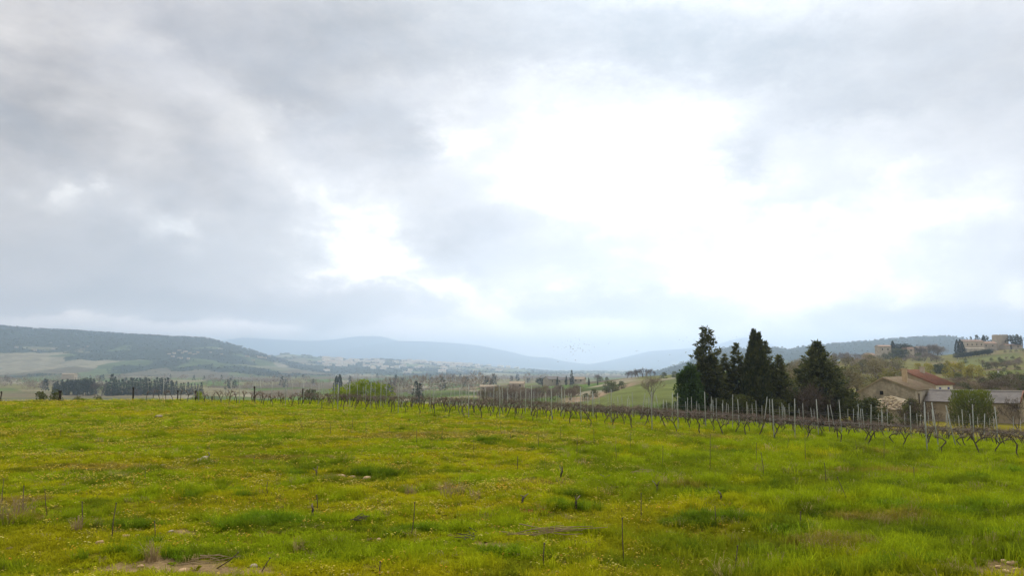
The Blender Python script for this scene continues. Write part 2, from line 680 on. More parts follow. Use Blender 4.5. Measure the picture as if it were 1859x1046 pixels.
def build_ground():
    az = np.unique(np.concatenate([np.linspace(-180, -44, 46), np.linspace(-44, 44, 441), np.linspace(44, 180, 46)]))
    rr = np.unique(np.concatenate([[0.05, 0.5, 1, 2, 3, 4, 5], np.geomspace(6, 140, 210), np.geomspace(140, 1200, 150), np.geomspace(1200, 20000, 60)]))
    A, R = np.meshgrid(np.radians(az), rr)
    X, Y = R * np.sin(A), R * np.cos(A)
    Z = ground(X.ravel(), Y.ravel()).reshape(X.shape)
    C = land_colors(X, Y)
    m, nt, b = new_mat('land')
    at = nt.nodes.new('ShaderNodeAttribute')
    at.attribute_name = 'land'
    p = pos(nt)
    f1 = n_noise(nt, p, 14.0, 6.0, 0.65)
    f2 = n_noise(nt, p, 0.35, 5.0, 0.6)
    f3 = n_noise(nt, p, 0.02, 5.0, 0.65)
    v = f1.ramp(0.25, 0.75, 0.72, 1.28) * f2.ramp(0.3, 0.7, 0.82, 1.18) * f3.ramp(0.3, 0.7, 0.8, 1.2)
    col = n_mix(nt, 1.0, S(nt, at.outputs['Color']), n_combine(nt, v, v, v), 'MULTIPLY')
    nt.links.new(col.s, b.inputs['Base Color'])
    b.inputs['Roughness'].default_value = 0.95
    b.inputs['Specular IOR Level'].default_value = 0.0
    bump(nt, b, f1, 0.6, 0.06)
    o = link('ground', grid_mesh('ground', X, Y, Z, [m], C))
    tag(o, kind='structure')
    return o


build_ground()

# ------------------------------------------------------------------ hills and mountains
def build_hill(name, prof, dist, foot, back, seed, colfn, rough=1.0, nrows=60, step=3.0, base=-30.0):
    pxs = np.arange(prof[0][0], prof[-1][0] + 0.1, step)
    py = np.interp(pxs, [p[0] for p in prof], [p[1] for p in prof])
    ker = np.hanning(9); ker /= ker.sum()
    py = np.convolve(np.pad(py, 4, mode='edge'), ker, 'valid')
    t = (pxs - 929.5) / F
    zc = CAMZ + (HORIZON - py) * dist / F
    zc = np.maximum(zc, base + 1)
    w = np.concatenate([np.linspace(0, 1, nrows), np.linspace(1, 2, nrows // 3)[1:]])
    W, T = np.meshgrid(w, t, indexing='ij')
    ZC = np.broadcast_to(zc, W.shape)
    D = np.where(W <= 1, foot + (dist - foot) * W, dist + (back - dist) * (W - 1))
    X, Y = T * D, D
    sc = (dist - foot) / 5.0
    n = fbm(X / sc, Y / sc, seed, 5, 0.55) - 0.5
    rid = np.abs(fbm(X / sc * 1.7, Y / sc * 0.8, seed + 3, 4) - 0.5) * 2
    prof_w = np.where(W <= 1, W ** 1.25 * 0.55 + 0.45 * W * W * (3 - 2 * W), 1 - sstep(0, 1, W - 1))
    hgt = (ZC - base)
    amp = np.sin(np.clip(W, 0, 1) * math.pi) * (W <= 1)
    Z = base + hgt * np.clip(prof_w + amp * (n * 0.35 - rid * 0.12) * rough, -0.02, 0.985 + 0.015 * (W >= 1))
    # the ridge itself stays the highest line seen from the valley
    lim = CAMZ + (ZC - CAMZ) * D / dist
    Z = np.where(W < 1, np.minimum(Z, lim - hgt * 0.004), Z)
    Z = np.where(W == 0, base - 20, Z)
    C = colfn(X, Y, Z, W, T * F + 929.5, n)
    m, nt, b = new_mat(name + '_cover')
    at = nt.nodes.new('ShaderNodeAttribute')
    at.attribute_name = 'land'
    p = pos(nt)
    f = n_noise(nt, p, 0.02, 6.0, 0.7)
    v = f.ramp(0.3, 0.7, 0.7, 1.3)
    col = n_mix(nt, 1.0, S(nt, at.outputs['Color']), n_combine(nt, v, v, v), 'MULTIPLY')
    nt.links.new(col.s, b.inputs['Base Color'])
    b.inputs['Roughness'].default_value = 1.0
    b.inputs['Specular IOR Level'].default_value = 0.0
    o = link(name, grid_mesh(name, X, Y, Z, [m], C))
    tag(o, kind='structure')
    return X, Y, Z, W


FOREST = np.array([0.024, 0.034, 0.022])
FIELDS = np.array([[0.10, 0.125, 0.05], [0.14, 0.14, 0.08], [0.21, 0.19, 0.13], [0.075, 0.10, 0.045], [0.12, 0.105, 0.07]])


def patch_cover(share_lo, share_hi, cell, seed, bright=1.0):
    def fn(X, Y, Z, W, PX, n):
        a = fbm(X / cell, Y / (cell * 1.6), seed, 4, 0.6)
        lim = share_lo + (share_hi - share_lo) * np.clip(W, 0, 1)
        cid = (_hash(np.floor(X / (cell * 0.55) + n * 1.5), np.floor(Y / (cell * 0.9) + n), seed) * 4.999).astype(int)
        c = np.where((a > lim)[..., None], FIELDS[cid] * bright, FOREST)
        return c
    return fn


H_LEFT = build_hill('wooded_hill', [(-420, 585), (-100, 590), (0, 593), (60, 598), (130, 601), (200, 606), (270, 610), (330, 613), (375, 615), (410, 624),
                                   (440, 632), (480, 645), (520, 656), (570, 668), (640, 680), (700, 688)], 4300, 2200, 5600, 41, patch_cover(0.40, 0.85, 330, 3), 1.0, 110)
H_TOWN = build_hill('town_hill', [(330, 684), (400, 670), (440, 656), (480, 650), (520, 643), (560, 647), (590, 650), (640, 655), (690, 653), (740, 656), (800, 660),
                                 (870, 664), (930, 669), (1000, 675), (1100, 681), (1200, 684)], 5700, 2900, 7000, 77, patch_cover(0.60, 0.50, 300, 9, 1.2), 1.0, 90)
H_FAR = build_hill('far_mountain', [(200, 668), (300, 640), (380, 622), (440, 614), (500, 617), (560, 620), (600, 618), (650, 611), (690, 611), (715, 617), (760, 632), (800, 650), (860, 668)],
                   16000, 13500, 18000, 15, patch_cover(0.7, 0.9, 700, 5), 0.8, 40)
H_MID = build_hill('blue_mountain', [(430, 668), (500, 652), (560, 645), (610, 638), (650, 630), (690, 624), (720, 620), (760, 620), (800, 622), (840, 625), (870, 628), (900, 634), (930, 640),
                                    (960, 648), (1000, 650), (1020, 656), (1060, 661), (1120, 663), (1200, 672), (1260, 684)], 14500, 10500, 16500, 23, patch_cover(0.62, 0.9, 500, 6), 0.9, 50)
H_PEAK = build_hill('peak_mountain', [(930, 684), (1020, 667), (1080, 660), (1120, 652), (1180, 638), (1240, 634), (1300, 626), (1340, 615), (1355, 613), (1372, 616), (1420, 634), (1500, 645), (1600, 650), (1750, 668)],
                    14000, 9500, 16500, 31, patch_cover(0.65, 0.9, 500, 7), 0.9, 50)
H_RIGHT = build_hill('right_hill', [(1130, 690), (1180, 677), (1220, 666), (1250, 656), (1280, 643), (1300, 636), (1325, 630), (1340, 631), (1362, 639), (1385, 633), (1410, 631), (1430, 636), (1455, 630),
                                   (1500, 626), (1560, 621), (1620, 616), (1680, 612), (1730, 612), (1760, 618), (1800, 628), (1900, 640), (2100, 640), (2300, 650)], 3100, 1700, 4200, 52, patch_cover(0.52, 0.9, 260, 8), 0.9, 80)

# ------------------------------------------------------------------ plant building
def kite_mesh(name, P0, D, L, W, mats, mi=None, up=None, rng=RNG):
    """many small pointed leaf sprays: base, two sides, tip"""
    P0, D = np.asarray(P0, float), np.asarray(D, float)
    n = len(P0)
    D = D / np.maximum(np.linalg.norm(D, axis=1, keepdims=True), 1e-9)
    L = np.broadcast_to(np.asarray(L, float), (n,))[:, None]
    W = np.broadcast_to(np.asarray(W, float), (n,))[:, None]
    R = rng.normal(size=(n, 3)) if up is None else np.asarray(up, float) + rng.normal(size=(n, 3)) * 0.25
    Sd = np.cross(D, R)
    Sd /= np.maximum(np.linalg.norm(Sd, axis=1, keepdims=True), 1e-9)
    mid = P0 + D * L * 0.45
    V = np.stack([P0, mid + Sd * W * 0.5, P0 + D * L, mid - Sd * W * 0.5], 1).reshape(-1, 3)
    return quads_mesh(name, V, mats, mi)


def quads_mesh(name, V, mats, mi=None, extra=None):
    n = len(V) // 4
    me = bpy.data.meshes.new(name)
    me.vertices.add(len(V))
    me.vertices.foreach_set('co', np.asarray(V, np.float32).ravel())
    me.loops.add(n * 4)
    me.loops.foreach_set('vertex_index', np.arange(n * 4, dtype=np.int32))
    me.polygons.add(n)
    me.polygons.foreach_set('loop_start', (np.arange(n) * 4).astype(np.int32))
    for m in mats if isinstance(mats, (list, tuple)) else [mats]:
        me.materials.append(m)
    if mi is not None:
        me.polygons.foreach_set('material_index', np.asarray(mi, np.int32))
    me.update()
    me.validate()
    return me


def unit(n, rng):
    v = rng.normal(size=(n, 3))
    return v / np.linalg.norm(v, axis=1, keepdims=True)


def crown_cypress(rng, n=5200, r=0.13, tips=1):
    """dense upright flame of sprays, height 1"""
    z = rng.beta(1.1, 1.25, n)
    prof = np.interp(z, [0, 0.06, 0.25, 0.5, 0.75, 0.9, 1.0], [0.7, 0.9, 1.0, 0.82, 0.46, 0.19, 0.01])
    th = rng.uniform(0, 2 * math.pi, n)
    lump = 1 + 0.22 * (fbm(th * 1.3 + 9, z * 9, 3, 3) - 0.5) * 2
    rad = prof * r * lump * np.sqrt(rng.uniform(0.45, 1.0, n))
    P0 = np.stack([rad * np.cos(th), rad * np.sin(th), 0.03 + z * 0.95], 1)
    if tips > 1:
        k = rng.random(n) < 0.25
        P0[k, 0] -= 0.055 * z[k]
        P0[k, 2] *= 0.97
    D = np.stack([np.cos(th) * 0.45, np.sin(th) * 0.45, np.full(n, 1.0)], 1) + rng.normal(size=(n, 3)) * 0.22
    return P0, D, rng.uniform(0.018, 0.04, n), rng.uniform(0.008, 0.017, n)


def crown_fir(rng, r=0.24, levels=34, per=9, droop=-0.15, z0=0.05, spire=0.0, ragged=0.35, dens=1.0):
    """whorls of branches carrying sprays, height 1; spire = share of thin open top"""
    P, D, L, W = [], [], [], []
    for i in range(levels):
        u = (i + rng.random()) / levels
        z = z0 + (1 - z0) * u
        if spire and u > 1 - spire:
            rr = r * (0.10 + 0.40 * (1 - u) / spire) * (0.55 + 0.9 * rng.random())
            nb = max(3, per // 3)
        else:
            uu = u / max(1 - spire, 1e-6)
            rr = r * np.interp(uu, [0, 0.12, 0.35, 0.7, 0.92, 1.0], [0.84, 1.0, 0.84, 0.40, 0.12, 0.02] if not spire else [0.86, 1.0, 0.92, 0.55, 0.40, 0.36])
            nb = per
        for b in range(nb):
            th = rng.uniform(0, 2 * math.pi)
            ln = rr * (1 - ragged * rng.random())
            d = np.array([math.cos(th), math.sin(th), droop + rng.normal() * 0.15 + 0.35 * u])
            m = max(4, int(ln * 120 * dens))
            s = rng.uniform(0.15, 1.0, m) ** 0.75
            p = np.array([0, 0, z]) + d * (s * ln)[:, None]
            p[:, 2] += 0.10 * ln * s ** 2
            p += rng.normal(size=(m, 3)) * np.array([1, 1, 0.6]) * (0.008 + 0.07 * ln * (1 - s * 0.75))[:, None]
            dd = d + rng.normal(size=(m, 3)) * 0.55
            P.append(p); D.append(dd)
            L.append(rng.uniform(0.02, 0.045, m)); W.append(rng.uniform(0.009, 0.018, m))
    m = 22                                       # the leading shoot
    P.append(np.stack([rng.normal(size=m) * 0.004, rng.normal(size=m) * 0.004, rng.uniform(0.93, 0.985, m)], 1))
    D.append(np.array([0, 0, 1.0]) + rng.normal(size=(m, 3)) * 0.35)
    L.append(np.full(m, 0.02)); W.append(np.full(m, 0.006))
    return np.concatenate(P), np.concatenate(D), np.concatenate(L), np.concatenate(W)


def crown_broad(rng, clusters=60, per=60, rx=0.5, z0=0.3, flat=0.6, size=0.12, leaf=(0.02, 0.04), skin=0.55, dome=False):
    """rounded crown of leaf clusters; height 1, spread rx"""
    c = unit(clusters, rng) * (rng.uniform(skin, 1.0, clusters) ** (1 / 2.0))[:, None]
    hz = (1 - z0) / 2
    C = np.stack([c[:, 0] * rx * 0.85, c[:, 1] * rx * 0.85, z0 + hz + c[:, 2] * hz * 0.9], 1)
    if dome:                                    # leaves down to the ground, widest low
        zz = rng.random(clusters) ** 1.15
        th = rng.uniform(0, 6.283, clusters)
        q = np.sqrt(rng.uniform(0.25, 1, clusters)) * np.sqrt(np.clip(1 - zz ** 2.2, 0.02, 1)) * rx * rng.uniform(0.8, 1.1, clusters)
        C = np.stack([q * np.cos(th), q * np.sin(th), 0.05 + zz * (0.9 - size * 0.5)], 1)
    P, D, L, W = [], [], [], []
    for k in range(clusters):
        s = size * rng.uniform(0.7, 1.3)
        v = unit(per, rng)
        v[:, 2] = v[:, 2] * 0.75 + 0.12
        p = C[k] + v * s * rng.uniform(0.5, 1.0, per)[:, None] * np.array([1, 1, flat])
        P.append(p); D.append(v + rng.normal(size=(per, 3)) * 0.5)
        L.append(rng.uniform(leaf[0], leaf[1], per)); W.append(rng.uniform(leaf[0], leaf[1], per) * 0.6)
    return np.concatenate(P), np.concatenate(D), np.concatenate(L), np.concatenate(W)


def bare_skeleton(rng, depth=5, spread=0.6, first=0.28, shrink=0.72, split=3, stems=1, up=0.25):
    """limbs of a leafless tree, height about 1: list of (p, q, r0, r1, level)"""
    segs = []

    def grow(p, d, ln, r, lev):
        q = p + d * ln
        segs.append((p, q, r, r * 0.68, lev))
        if lev >= depth:
            return
        k = split if lev > 0 else split + 1
        for _ in range(k):
            nd = d + rng.normal(size=3) * spread * (0.8 + 0.12 * lev)
            nd[2] += up
            nd /= np.linalg.norm(nd)
            st = q if rng.random() < 0.6 else p + (q - p) * rng.uniform(0.45, 0.95)
            grow(st, nd, ln * shrink * rng.uniform(0.75, 1.15), r * 0.6, lev + 1)

    for s in range(stems):
        d = np.array([rng.normal() * 0.12, rng.normal() * 0.12, 1.0]) if stems == 1 else np.array([rng.normal() * 0.5, rng.normal() * 0.5, 1.0])
        d /= np.linalg.norm(d)
        grow(np.zeros(3), d, first, 0.022 if stems == 1 else 0.010, 0)
    top = max(s[1][2] for s in segs)
    return [(p / top, q / top, a / top, b / top, l) for p, q, a, b, l in segs]


def bare_meshes(name, rng, mat_bark, mat_twig, tube_to=2, twig_w=0.006, twigs=0, leaf_mat=None, leaves=0, leaf=(0.02, 0.035), **kw):
    """trunk mesh (thick limbs) and crown mesh (twigs as slim blades, optional leaves)"""
    segs = bare_skeleton(rng, **kw)
    g = G()
    P0, D, L, W = [], [], [], []
    tips = []
    for p, q, a, b, l in segs:
        if l <= tube_to:
            g.tube([p, q], [a, b], 5 if l < 2 else 4, cap=False)
        else:
            P0.append(p); D.append(q - p); L.append(np.linalg.norm(q - p) * 1.15); W.append(max(twig_w, a * 1.6))
        if l >= tube_to:
            tips.append((p, q))
    for _ in range(twigs):
        p, q = tips[rng.integers(len(tips))]
        s = p + (q - p) * rng.random()
        d = (q - p) / np.linalg.norm(q - p) + rng.normal(size=3) * 0.7
        P0.append(s); D.append(d); L.append(rng.uniform(0.04, 0.09)); W.append(twig_w * 0.8)
    mi = [0] * len(P0)
    for _ in range(leaves):
        p, q = tips[rng.integers(len(tips))]
        s = p + (q - p) * rng.random() + rng.normal(size=3) * 0.012
        P0.append(s); D.append(rng.normal(size=3)); L.append(rng.uniform(*leaf)); W.append(rng.uniform(*leaf) * 0.6)
        mi.append(1)
    mats = [mat_twig] + ([leaf_mat] if leaf_mat else [])
    return g.mesh(name + '_trunk', [mat_bark]), kite_mesh(name + '_crown', P0, D, L, W, mats, mi, rng=rng)


def trunk_mesh(name, mat, h=0.5, r=0.02, lean=0.0, rng=RNG, limbs=0):
    g = G()
    g.tube([(0, 0, -0.03), (lean * 0.3, 0, h * 0.4), (lean, 0, h)], [r * 1.25, r, r * 0.55], 7)
    for i in range(limbs):
        th = rng.uniform(0, 6.28)
        z = h * rng.uniform(0.55, 0.95)
        b = lean * z / h
        g.tube([(b, 0, z), (b + math.cos(th) * 0.16, math.sin(th) * 0.16, z + 0.16), (b + math.cos(th) * 0.3, math.sin(th) * 0.3, z + 0.27)], [r * 0.5, r * 0.36, r * 0.12], 5)
    return g.mesh(name, [mat])


def plant(name, meshes, loc, h, sx=1.0, rz=0.0, tilt=0.0):
    """an Empty at the foot with the parts under it; meshes are one unit high"""
    o = empty(name, loc, rz)
    o.scale = (h * sx, h * sx, h)
    o.rotation_euler = (tilt, 0, rz)
    for part, me in meshes:
        link(part, me, o)
    return o


def height_for(px, top, depth):
    """metres from the land to the point seen at row top"""
    z = P(px, top, depth)[2]
    return z - on_ground(px, depth)[2]


M_BARK = mat_noise('bark_brown', (0.07, 0.052, 0.038), (0.12, 0.095, 0.07), 9.0, bumps=0.4)
M_BARKPALE = mat_noise('bark_pale', (0.30, 0.26, 0.20), (0.20, 0.17, 0.13), 5.0)
M_TWIG = mat_noise('twig_brown', (0.085, 0.062, 0.048), (0.13, 0.10, 0.075), 4.0, rand=0.2)
M_TWIGGREY = mat_noise('twig_grey', (0.19, 0.145, 0.105), (0.27, 0.21, 0.15), 4.0, rand=0.3)
M_TWIGOLIVE = mat_noise('twig_olive', (0.18, 0.145, 0.07), (0.23, 0.195, 0.09), 4.0, rand=0.25)
M_TWIGPALE = mat_noise('twig_pale', (0.32, 0.27, 0.19), (0.24, 0.20, 0.14), 4.0)
M_CYPRESS = mat_leaf('cypress_leaf', (0.030, 0.042, 0.015), (0.095, 0.105, 0.030), 0.2, 0.1, 1.5)
M_FIR = mat_leaf('fir_leaf', (0.045, 0.060, 0.020), (0.15, 0.155, 0.045), 0.25, 0.15, 1.2)
M_IVY = mat_leaf('ivy_leaf', (0.030, 0.065, 0.014), (0.060, 0.11, 0.02), 0.25, 0.1, 0.6)
M_PINE = mat_leaf('pine_leaf', (0.12, 0.18, 0.008), (0.30, 0.37, 0.014), 0.35, 0.1, 0.9)
M_SHRUB = mat_leaf('shrub_leaf', (0.06, 0.075, 0.02), (0.11, 0.12, 0.03), 0.3, 0.25, 0.6)
M_LIME = mat_leaf('lime_leaf', (0.28, 0.26, 0.035), (0.36, 0.30, 0.035), 0.35, 0.2, 0.4)
M_OLIVE = mat_leaf('olive_leaf', (0.15, 0.145, 0.05), (0.20, 0.18, 0.06), 0.3, 0.25, 0.4)
M_BAMBOO = mat_leaf('fennel_leaf', (0.10, 0.13, 0.016), (0.16, 0.18, 0.02), 0.3, 0.1, 0.9)
M_FARFIR = mat_leaf('far_conifer_leaf', (0.020, 0.032, 0.016), (0.040, 0.052, 0.022), 0.1, 0.2, 0.05)
M_BUD = mat_leaf('bud_leaf', (0.21, 0.18, 0.065), (0.26, 0.21, 0.08), 0.3, 0.2, 0.4)


# ---- the evergreen grove in front of the farm
def grove():
    rng = np.random.default_rng(3)
    B = lambda: trunk_mesh('trunk', M_BARK, 0.7, 0.018, 0, rng)

    def ever(name, px, top, depth, crown, mat, sx, label, rz=None):
        P0, D, L, W = crown
        me = kite_mesh('crown', P0, D, L * 1.35, W * 1.3, [mat], rng=rng)
        o = plant(name, [('trunk', B()), ('crown', me)], on_ground(px, depth), height_for(px, top, depth), sx, rng.uniform(0, 6.28) if rz is None else rz)
        tag(o, label, 'tree', 'evergreen trees in the grove before the farm')
        return o

    ever('evergreen_tree', 1253, 661, 91, crown_broad(rng, 120, 75, 0.27, 0.0, 1.2, 0.09, (0.025, 0.045), dome=True), M_IVY, 0.95,
         'bushy bright green evergreen at the edge of the dark grove')
    ever('fir_tree', 1286, 597, 95, crown_fir(rng, 0.31, 60, 14, -0.02, 0.02, 0.38, 0.42, 1.5), M_FIR, 1.0,
         'tall dark conifer with a thin ragged spire on top')
    ever('fir_tree', 1319, 646, 97, crown_fir(rng, 0.34, 30, 11, 0.0, 0.02, 0.0, 0.5, 1.3), M_FIR, 1.0,
         'lower dark conifer between the spired conifer and the pointed one')
    ever('fir_tree', 1341, 627, 96, crown_fir(rng, 0.28, 32, 10, 0.08, 0.02, 0.0, 0.55, 1.3), M_FIR, 1.0,
         'pointed dark conifer just beside the tall cypress')
    ever('cypress_tree', 1374, 599, 93.5, crown_cypress(rng, 11000, 0.15, 2), M_CYPRESS, 1.0,
         'tall slim dark cypress with a doubled tip in the middle of the grove', 2.4)
    ever('fir_tree', 1394, 622, 97, crown_fir(rng, 0.25, 32, 10, 0.12, 0.02, 0.0, 0.55, 1.3), M_FIR, 1.0,
         'dark blunt-topped conifer close behind the tall cypress')
    ever('fir_tree', 1418, 647, 95, crown_fir(rng, 0.36, 34, 12, 0.05, 0.02, 0.0, 0.5, 1.3), M_FIR, 1.0,
         'lower dark conifer at the open end of the cypress group')
    ever('cedar_tree', 1489, 621, 98, crown_fir(rng, 0.47, 44, 15, -0.02, 0.02, 0.0, 0.5, 1.35), M_FIR, 1.0,
         'broad dark conifer standing apart nearest the farm')
    # undergrowth at their feet
    for px, top, d, sx, lab in ((1305, 722, 90, 1.1, 'dark green bush under the spired conifer'), (1348, 716, 89, 1.0, 'olive green bush at the foot of the cypress'),
                                (1412, 722, 90, 1.0, 'dull green bush under the low conifer at the end'), (1548, 722, 93, 1.2, 'green bush spreading below the broad conifer'),
                                (1582, 722, 93, 1.2, 'olive bush before the ruined stone shed')):
        P0, D, L, W = crown_broad(rng, 50, 60, 0.6, 0.0, 0.9, 0.15, (0.05, 0.09), dome=True)
        o = plant('bush', [('foliage', kite_mesh('foliage', P0, D, L, W, [M_SHRUB], rng=rng)), ('stem', trunk_mesh('stem', M_BARK, 0.6, 0.03, 0, rng, 4))],
                  on_ground(px, d), height_for(px, top, d), sx, rng.uniform(0, 6))
        tag(o, lab, 'bush', 'bushes round the grove')
    # leafless shrubs in the gap
    for px, top, d, lab in ((1449, 688, 94, 'leafless brown shrub in the gap before the broad conifer'), (1466, 700, 92, 'lower leafless brown shrub beside the broad conifer')):
        t, c = bare_meshes('shrub', rng, M_BARK, M_TWIG, 1, 0.007, 700, depth=5, spread=0.45, first=0.3, shrink=0.78, split=3, stems=4)
        o = plant('bare_shrub', [('trunk', t), ('crown', c)], on_ground(px, d), height_for(px, top, d), 1.1, rng.uniform(0, 6))
        tag(o, lab, 'shrub', 'leafless shrubs round the farm')


grove()


# ---- single trees and shrubs nearer than the hills
def single_plants():
    rng = np.random.default_rng(8)
    # round bright pine beyond the crest
    P0, D, L, W = crown_broad(rng, 190, 90, 0.74, 0.1, 0.7, 0.12, (0.022, 0.042), dome=True)
    me = kite_mesh('crown', P0, D, L, W, [M_PINE], rng=rng)
    d = 128
    o = plant('pine_tree', [('trunk', trunk_mesh('trunk', M_BARK, 0.6, 0.035, 0.03, rng, 6)), ('crown', me)], on_ground(664, d), height_for(664, 685, d), 1.12, 1.0)
    tag(o, 'round bright green umbrella pine beyond the vine rows', 'tree')
    for px, top, dd, sx, lab in ((616, 702, 122, 0.9, 'small bright green bush beside the umbrella pine'), (360, 709, 72, 0.7, 'small yellow-green bush by the far end of the vine rows')):
        P0, D, L, W = crown_broad(rng, 40, 50, 0.6, 0.0, 0.9, 0.18, (0.05, 0.09), dome=True)
        h = height_for(px, top, dd)
        o = plant('bush', [('foliage', kite_mesh('foliage', P0, D, L, W, [M_PINE], rng=rng)), ('stem', trunk_mesh('stem', M_BARK, 0.6, 0.03, 0, rng, 3))], on_ground(px, dd), h, sx, rng.uniform(0, 6))
        tag(o, lab, 'bush', 'green bushes beyond the crest')
    # pale leafless tree before the green corn
    t, c = bare_meshes('pale', rng, M_BARKPALE, M_TWIGPALE, 2, 0.006, 900, depth=6, spread=0.42, first=0.26, shrink=0.74, split=3, up=0.3)
    o = plant('bare_tree', [('trunk', t), ('crown', c)], on_ground(1183, 158), height_for(1183, 676, 158), 1.05, 0.5)
    tag(o, 'pale leafless tree before the green field on the slope', 'tree')
    # fennel-like green bush before the barn
    n = 5200
    z = rng.random(n) ** 0.8
    th = rng.uniform(0, 6.283, n)
    rr = 0.46 * np.interp(z, [0, 0.3, 0.75, 1], [0.9, 1, 0.92, 0.72]) * np.sqrt(rng.uniform(0.1, 1, n)) * (1 + 0.25 * (fbm(th * 1.4, z * 5, 6, 3) - 0.5) * 2)
    P0 = np.stack([rr * np.cos(th), rr * np.sin(th), z * 0.94], 1)
    D = np.stack([np.cos(th) * 0.35, np.sin(th) * 0.35, np.ones(n)], 1) + rng.normal(size=(n, 3)) * 0.3
    mi = (z + rng.normal(size=n) * 0.12 > 0.62).astype(int)
    me = kite_mesh('foliage', P0, D, rng.uniform(0.05, 0.10, n), rng.uniform(0.012, 0.022, n), [M_SHRUB, M_BAMBOO], mi, rng=rng)
    o = plant('feathery_bush', [('foliage', me), ('stem', trunk_mesh('stem', M_BARK, 0.6, 0.03, 0, rng, 5))], on_ground(1766, 98), height_for(1766, 707, 98), 1.12)
    tag(o, 'tall feathery green bush with yellowish top before the long barn', 'bush')
    # dark shrub and leafless shrubs between shed and barn
    P0, D, L, W = crown_broad(rng, 50, 60, 0.38, 0.0, 1.0, 0.14, (0.04, 0.07), dome=True)
    o = plant('bush', [('foliage', kite_mesh('foliage', P0, D, L, W, [M_FIR], rng=rng)), ('stem', trunk_mesh('stem', M_BARK, 0.6, 0.03, 0, rng, 4))], on_ground(1655, 100), height_for(1655, 722, 100), 0.9)
    tag(o, 'dark leafy bush between the ruined shed and the long barn', 'bush')
    for px, top, dd, lab in ((1676, 718, 99, 'leafless shrub leaning at the end of the long barn'), (1632, 736, 96, 'small leafless shrub before the arched opening of the shed'),
                             (1848, 716, 96, 'dark leafless tree before the far gable of the barn'), (1700, 742, 97, 'low leafless shrub before the barn wall')):
        t, c = bare_meshes('shrub', rng, M_BARK, M_TWIG, 1, 0.007, 420, depth=5, spread=0.5, first=0.3, shrink=0.76, split=3, stems=3)
        o = plant('bare_shrub', [('trunk', t), ('crown', c)], on_ground(px, dd), height_for(px, top, dd), 1.0, rng.uniform(0, 6))
        tag(o, lab, 'shrub', 'leafless shrubs round the farm')
    # bushes showing over the crest at the edge of the meadow
    for px, top, dd, lab in ((72, 711, 70, 'small olive bush over the crest beside a dark stump post'), (100, 708, 69, 'dark olive bush right behind a dark stump post'),
                             (140, 719, 72, 'low dark tuft over the crest'), (175, 719, 73, 'lowest dark tuft over the crest before the pines'), (-4, 722, 62, 'tawny dry bush at the picture edge')):
        P0, D, L, W = crown_broad(rng, 24, 40, 0.6, 0.0, 0.9, 0.2, (0.06, 0.11), dome=True)
        x, y, z = on_ground(px, dd)
        h = max(P(px, top, dd)[2] - z, 0.4)
        o = plant('bush', [('foliage', kite_mesh('foliage', P0, D, L, W, [M_BUD if px < 0 else M_SHRUB], rng=rng)), ('stem', trunk_mesh('stem', M_BARK, 0.6, 0.03, 0, rng, 3))], (x, y, z), h, 0.8, rng.uniform(0, 6))
        tag(o, lab, 'bush', 'bushes over the crest')


single_plants()


# ---- trees of the slopes and the valley: a few kinds, copied
def tree_kinds():
    rng = np.random.default_rng(21)
    K = {}
    for k in range(4):
        t, c = bare_meshes('bare', rng, M_BARK, M_TWIG, 1, 0.011, 340, depth=5, spread=0.55, first=0.15, shrink=0.82, split=3, stems=1 + k % 2)
        tb, cb = bare_meshes('brush', rng, M_BARK, M_TWIGGREY, 0, 0.010, 620, depth=5, spread=0.62, first=0.10, shrink=0.9, split=3, stems=3, up=0.3)
        K['brush%d' % k] = [('trunk', tb), ('crown', cb)]
        K['bare%d' % k] = [('trunk', t), ('crown', c)]
        t, c = bare_meshes('budding', rng, M_BARK, M_TWIGOLIVE, 1, 0.011, 240, M_BUD, 420, (0.025, 0.042), depth=5, spread=0.55, first=0.13, shrink=0.83, split=3, stems=1 + k % 2)
        K['bud%d' % k] = [('trunk', t), ('crown', c)]
        P0, D, L, W = crown_broad(rng, 40, 36, 0.42, 0.05, 0.9, 0.14, (0.045, 0.08), dome=True)
        K['lime%d' % k] = [('trunk', trunk_mesh('trunk', M_BARK, 0.55, 0.025, 0, rng, 4)), ('crown', kite_mesh('crown', P0, D, L, W, [M_LIME], rng=rng))]
        K['olive%d' % k] = [('trunk', trunk_mesh('trunk', M_BARK, 0.55, 0.025, 0, rng, 4)), ('crown', kite_mesh('crown', P0, D, L, W, [M_OLIVE], rng=rng))]
        K['green%d' % k] = [('trunk', trunk_mesh('trunk', M_BARK, 0.55, 0.025, 0, rng, 4)), ('crown', kite_mesh('crown', P0, D, L, W, [M_SHRUB], rng=rng))]
        P0, D, L, W = crown_fir(rng, 0.22, 18, 7, -0.05, 0.04, 0.0, 0.4, 0.55)
        K['fir%d' % k] = [('trunk', trunk_mesh('trunk', M_BARK, 0.6, 0.02, 0, rng)), ('crown', kite_mesh('crown', P0, D, L * 1.9, W * 2.4, [M_FARFIR], rng=rng))]
        P0, D, L, W = crown_cypress(rng, 700, 0.15)
        K['cyp%d' % k] = [('trunk', trunk_mesh('trunk', M_BARK, 0.6, 0.02, 0, rng)), ('crown', kite_mesh('crown', P0, D, L * 2.5, W * 2.8, [M_FARFIR], rng=rng))]
        P0, D, L, W = crown_broad(rng, 30, 36, 0.48, 0.2, 0.8, 0.17, (0.06, 0.09), 0.3)
        K['pine%d' % k] = [('trunk', trunk_mesh('trunk', M_BARK, 0.55, 0.025, 0, rng, 4)), ('crown', kite_mesh('crown', P0, D, L, W, [M_FARFIR], rng=rng))]
    return K


KINDS = tree_kinds()


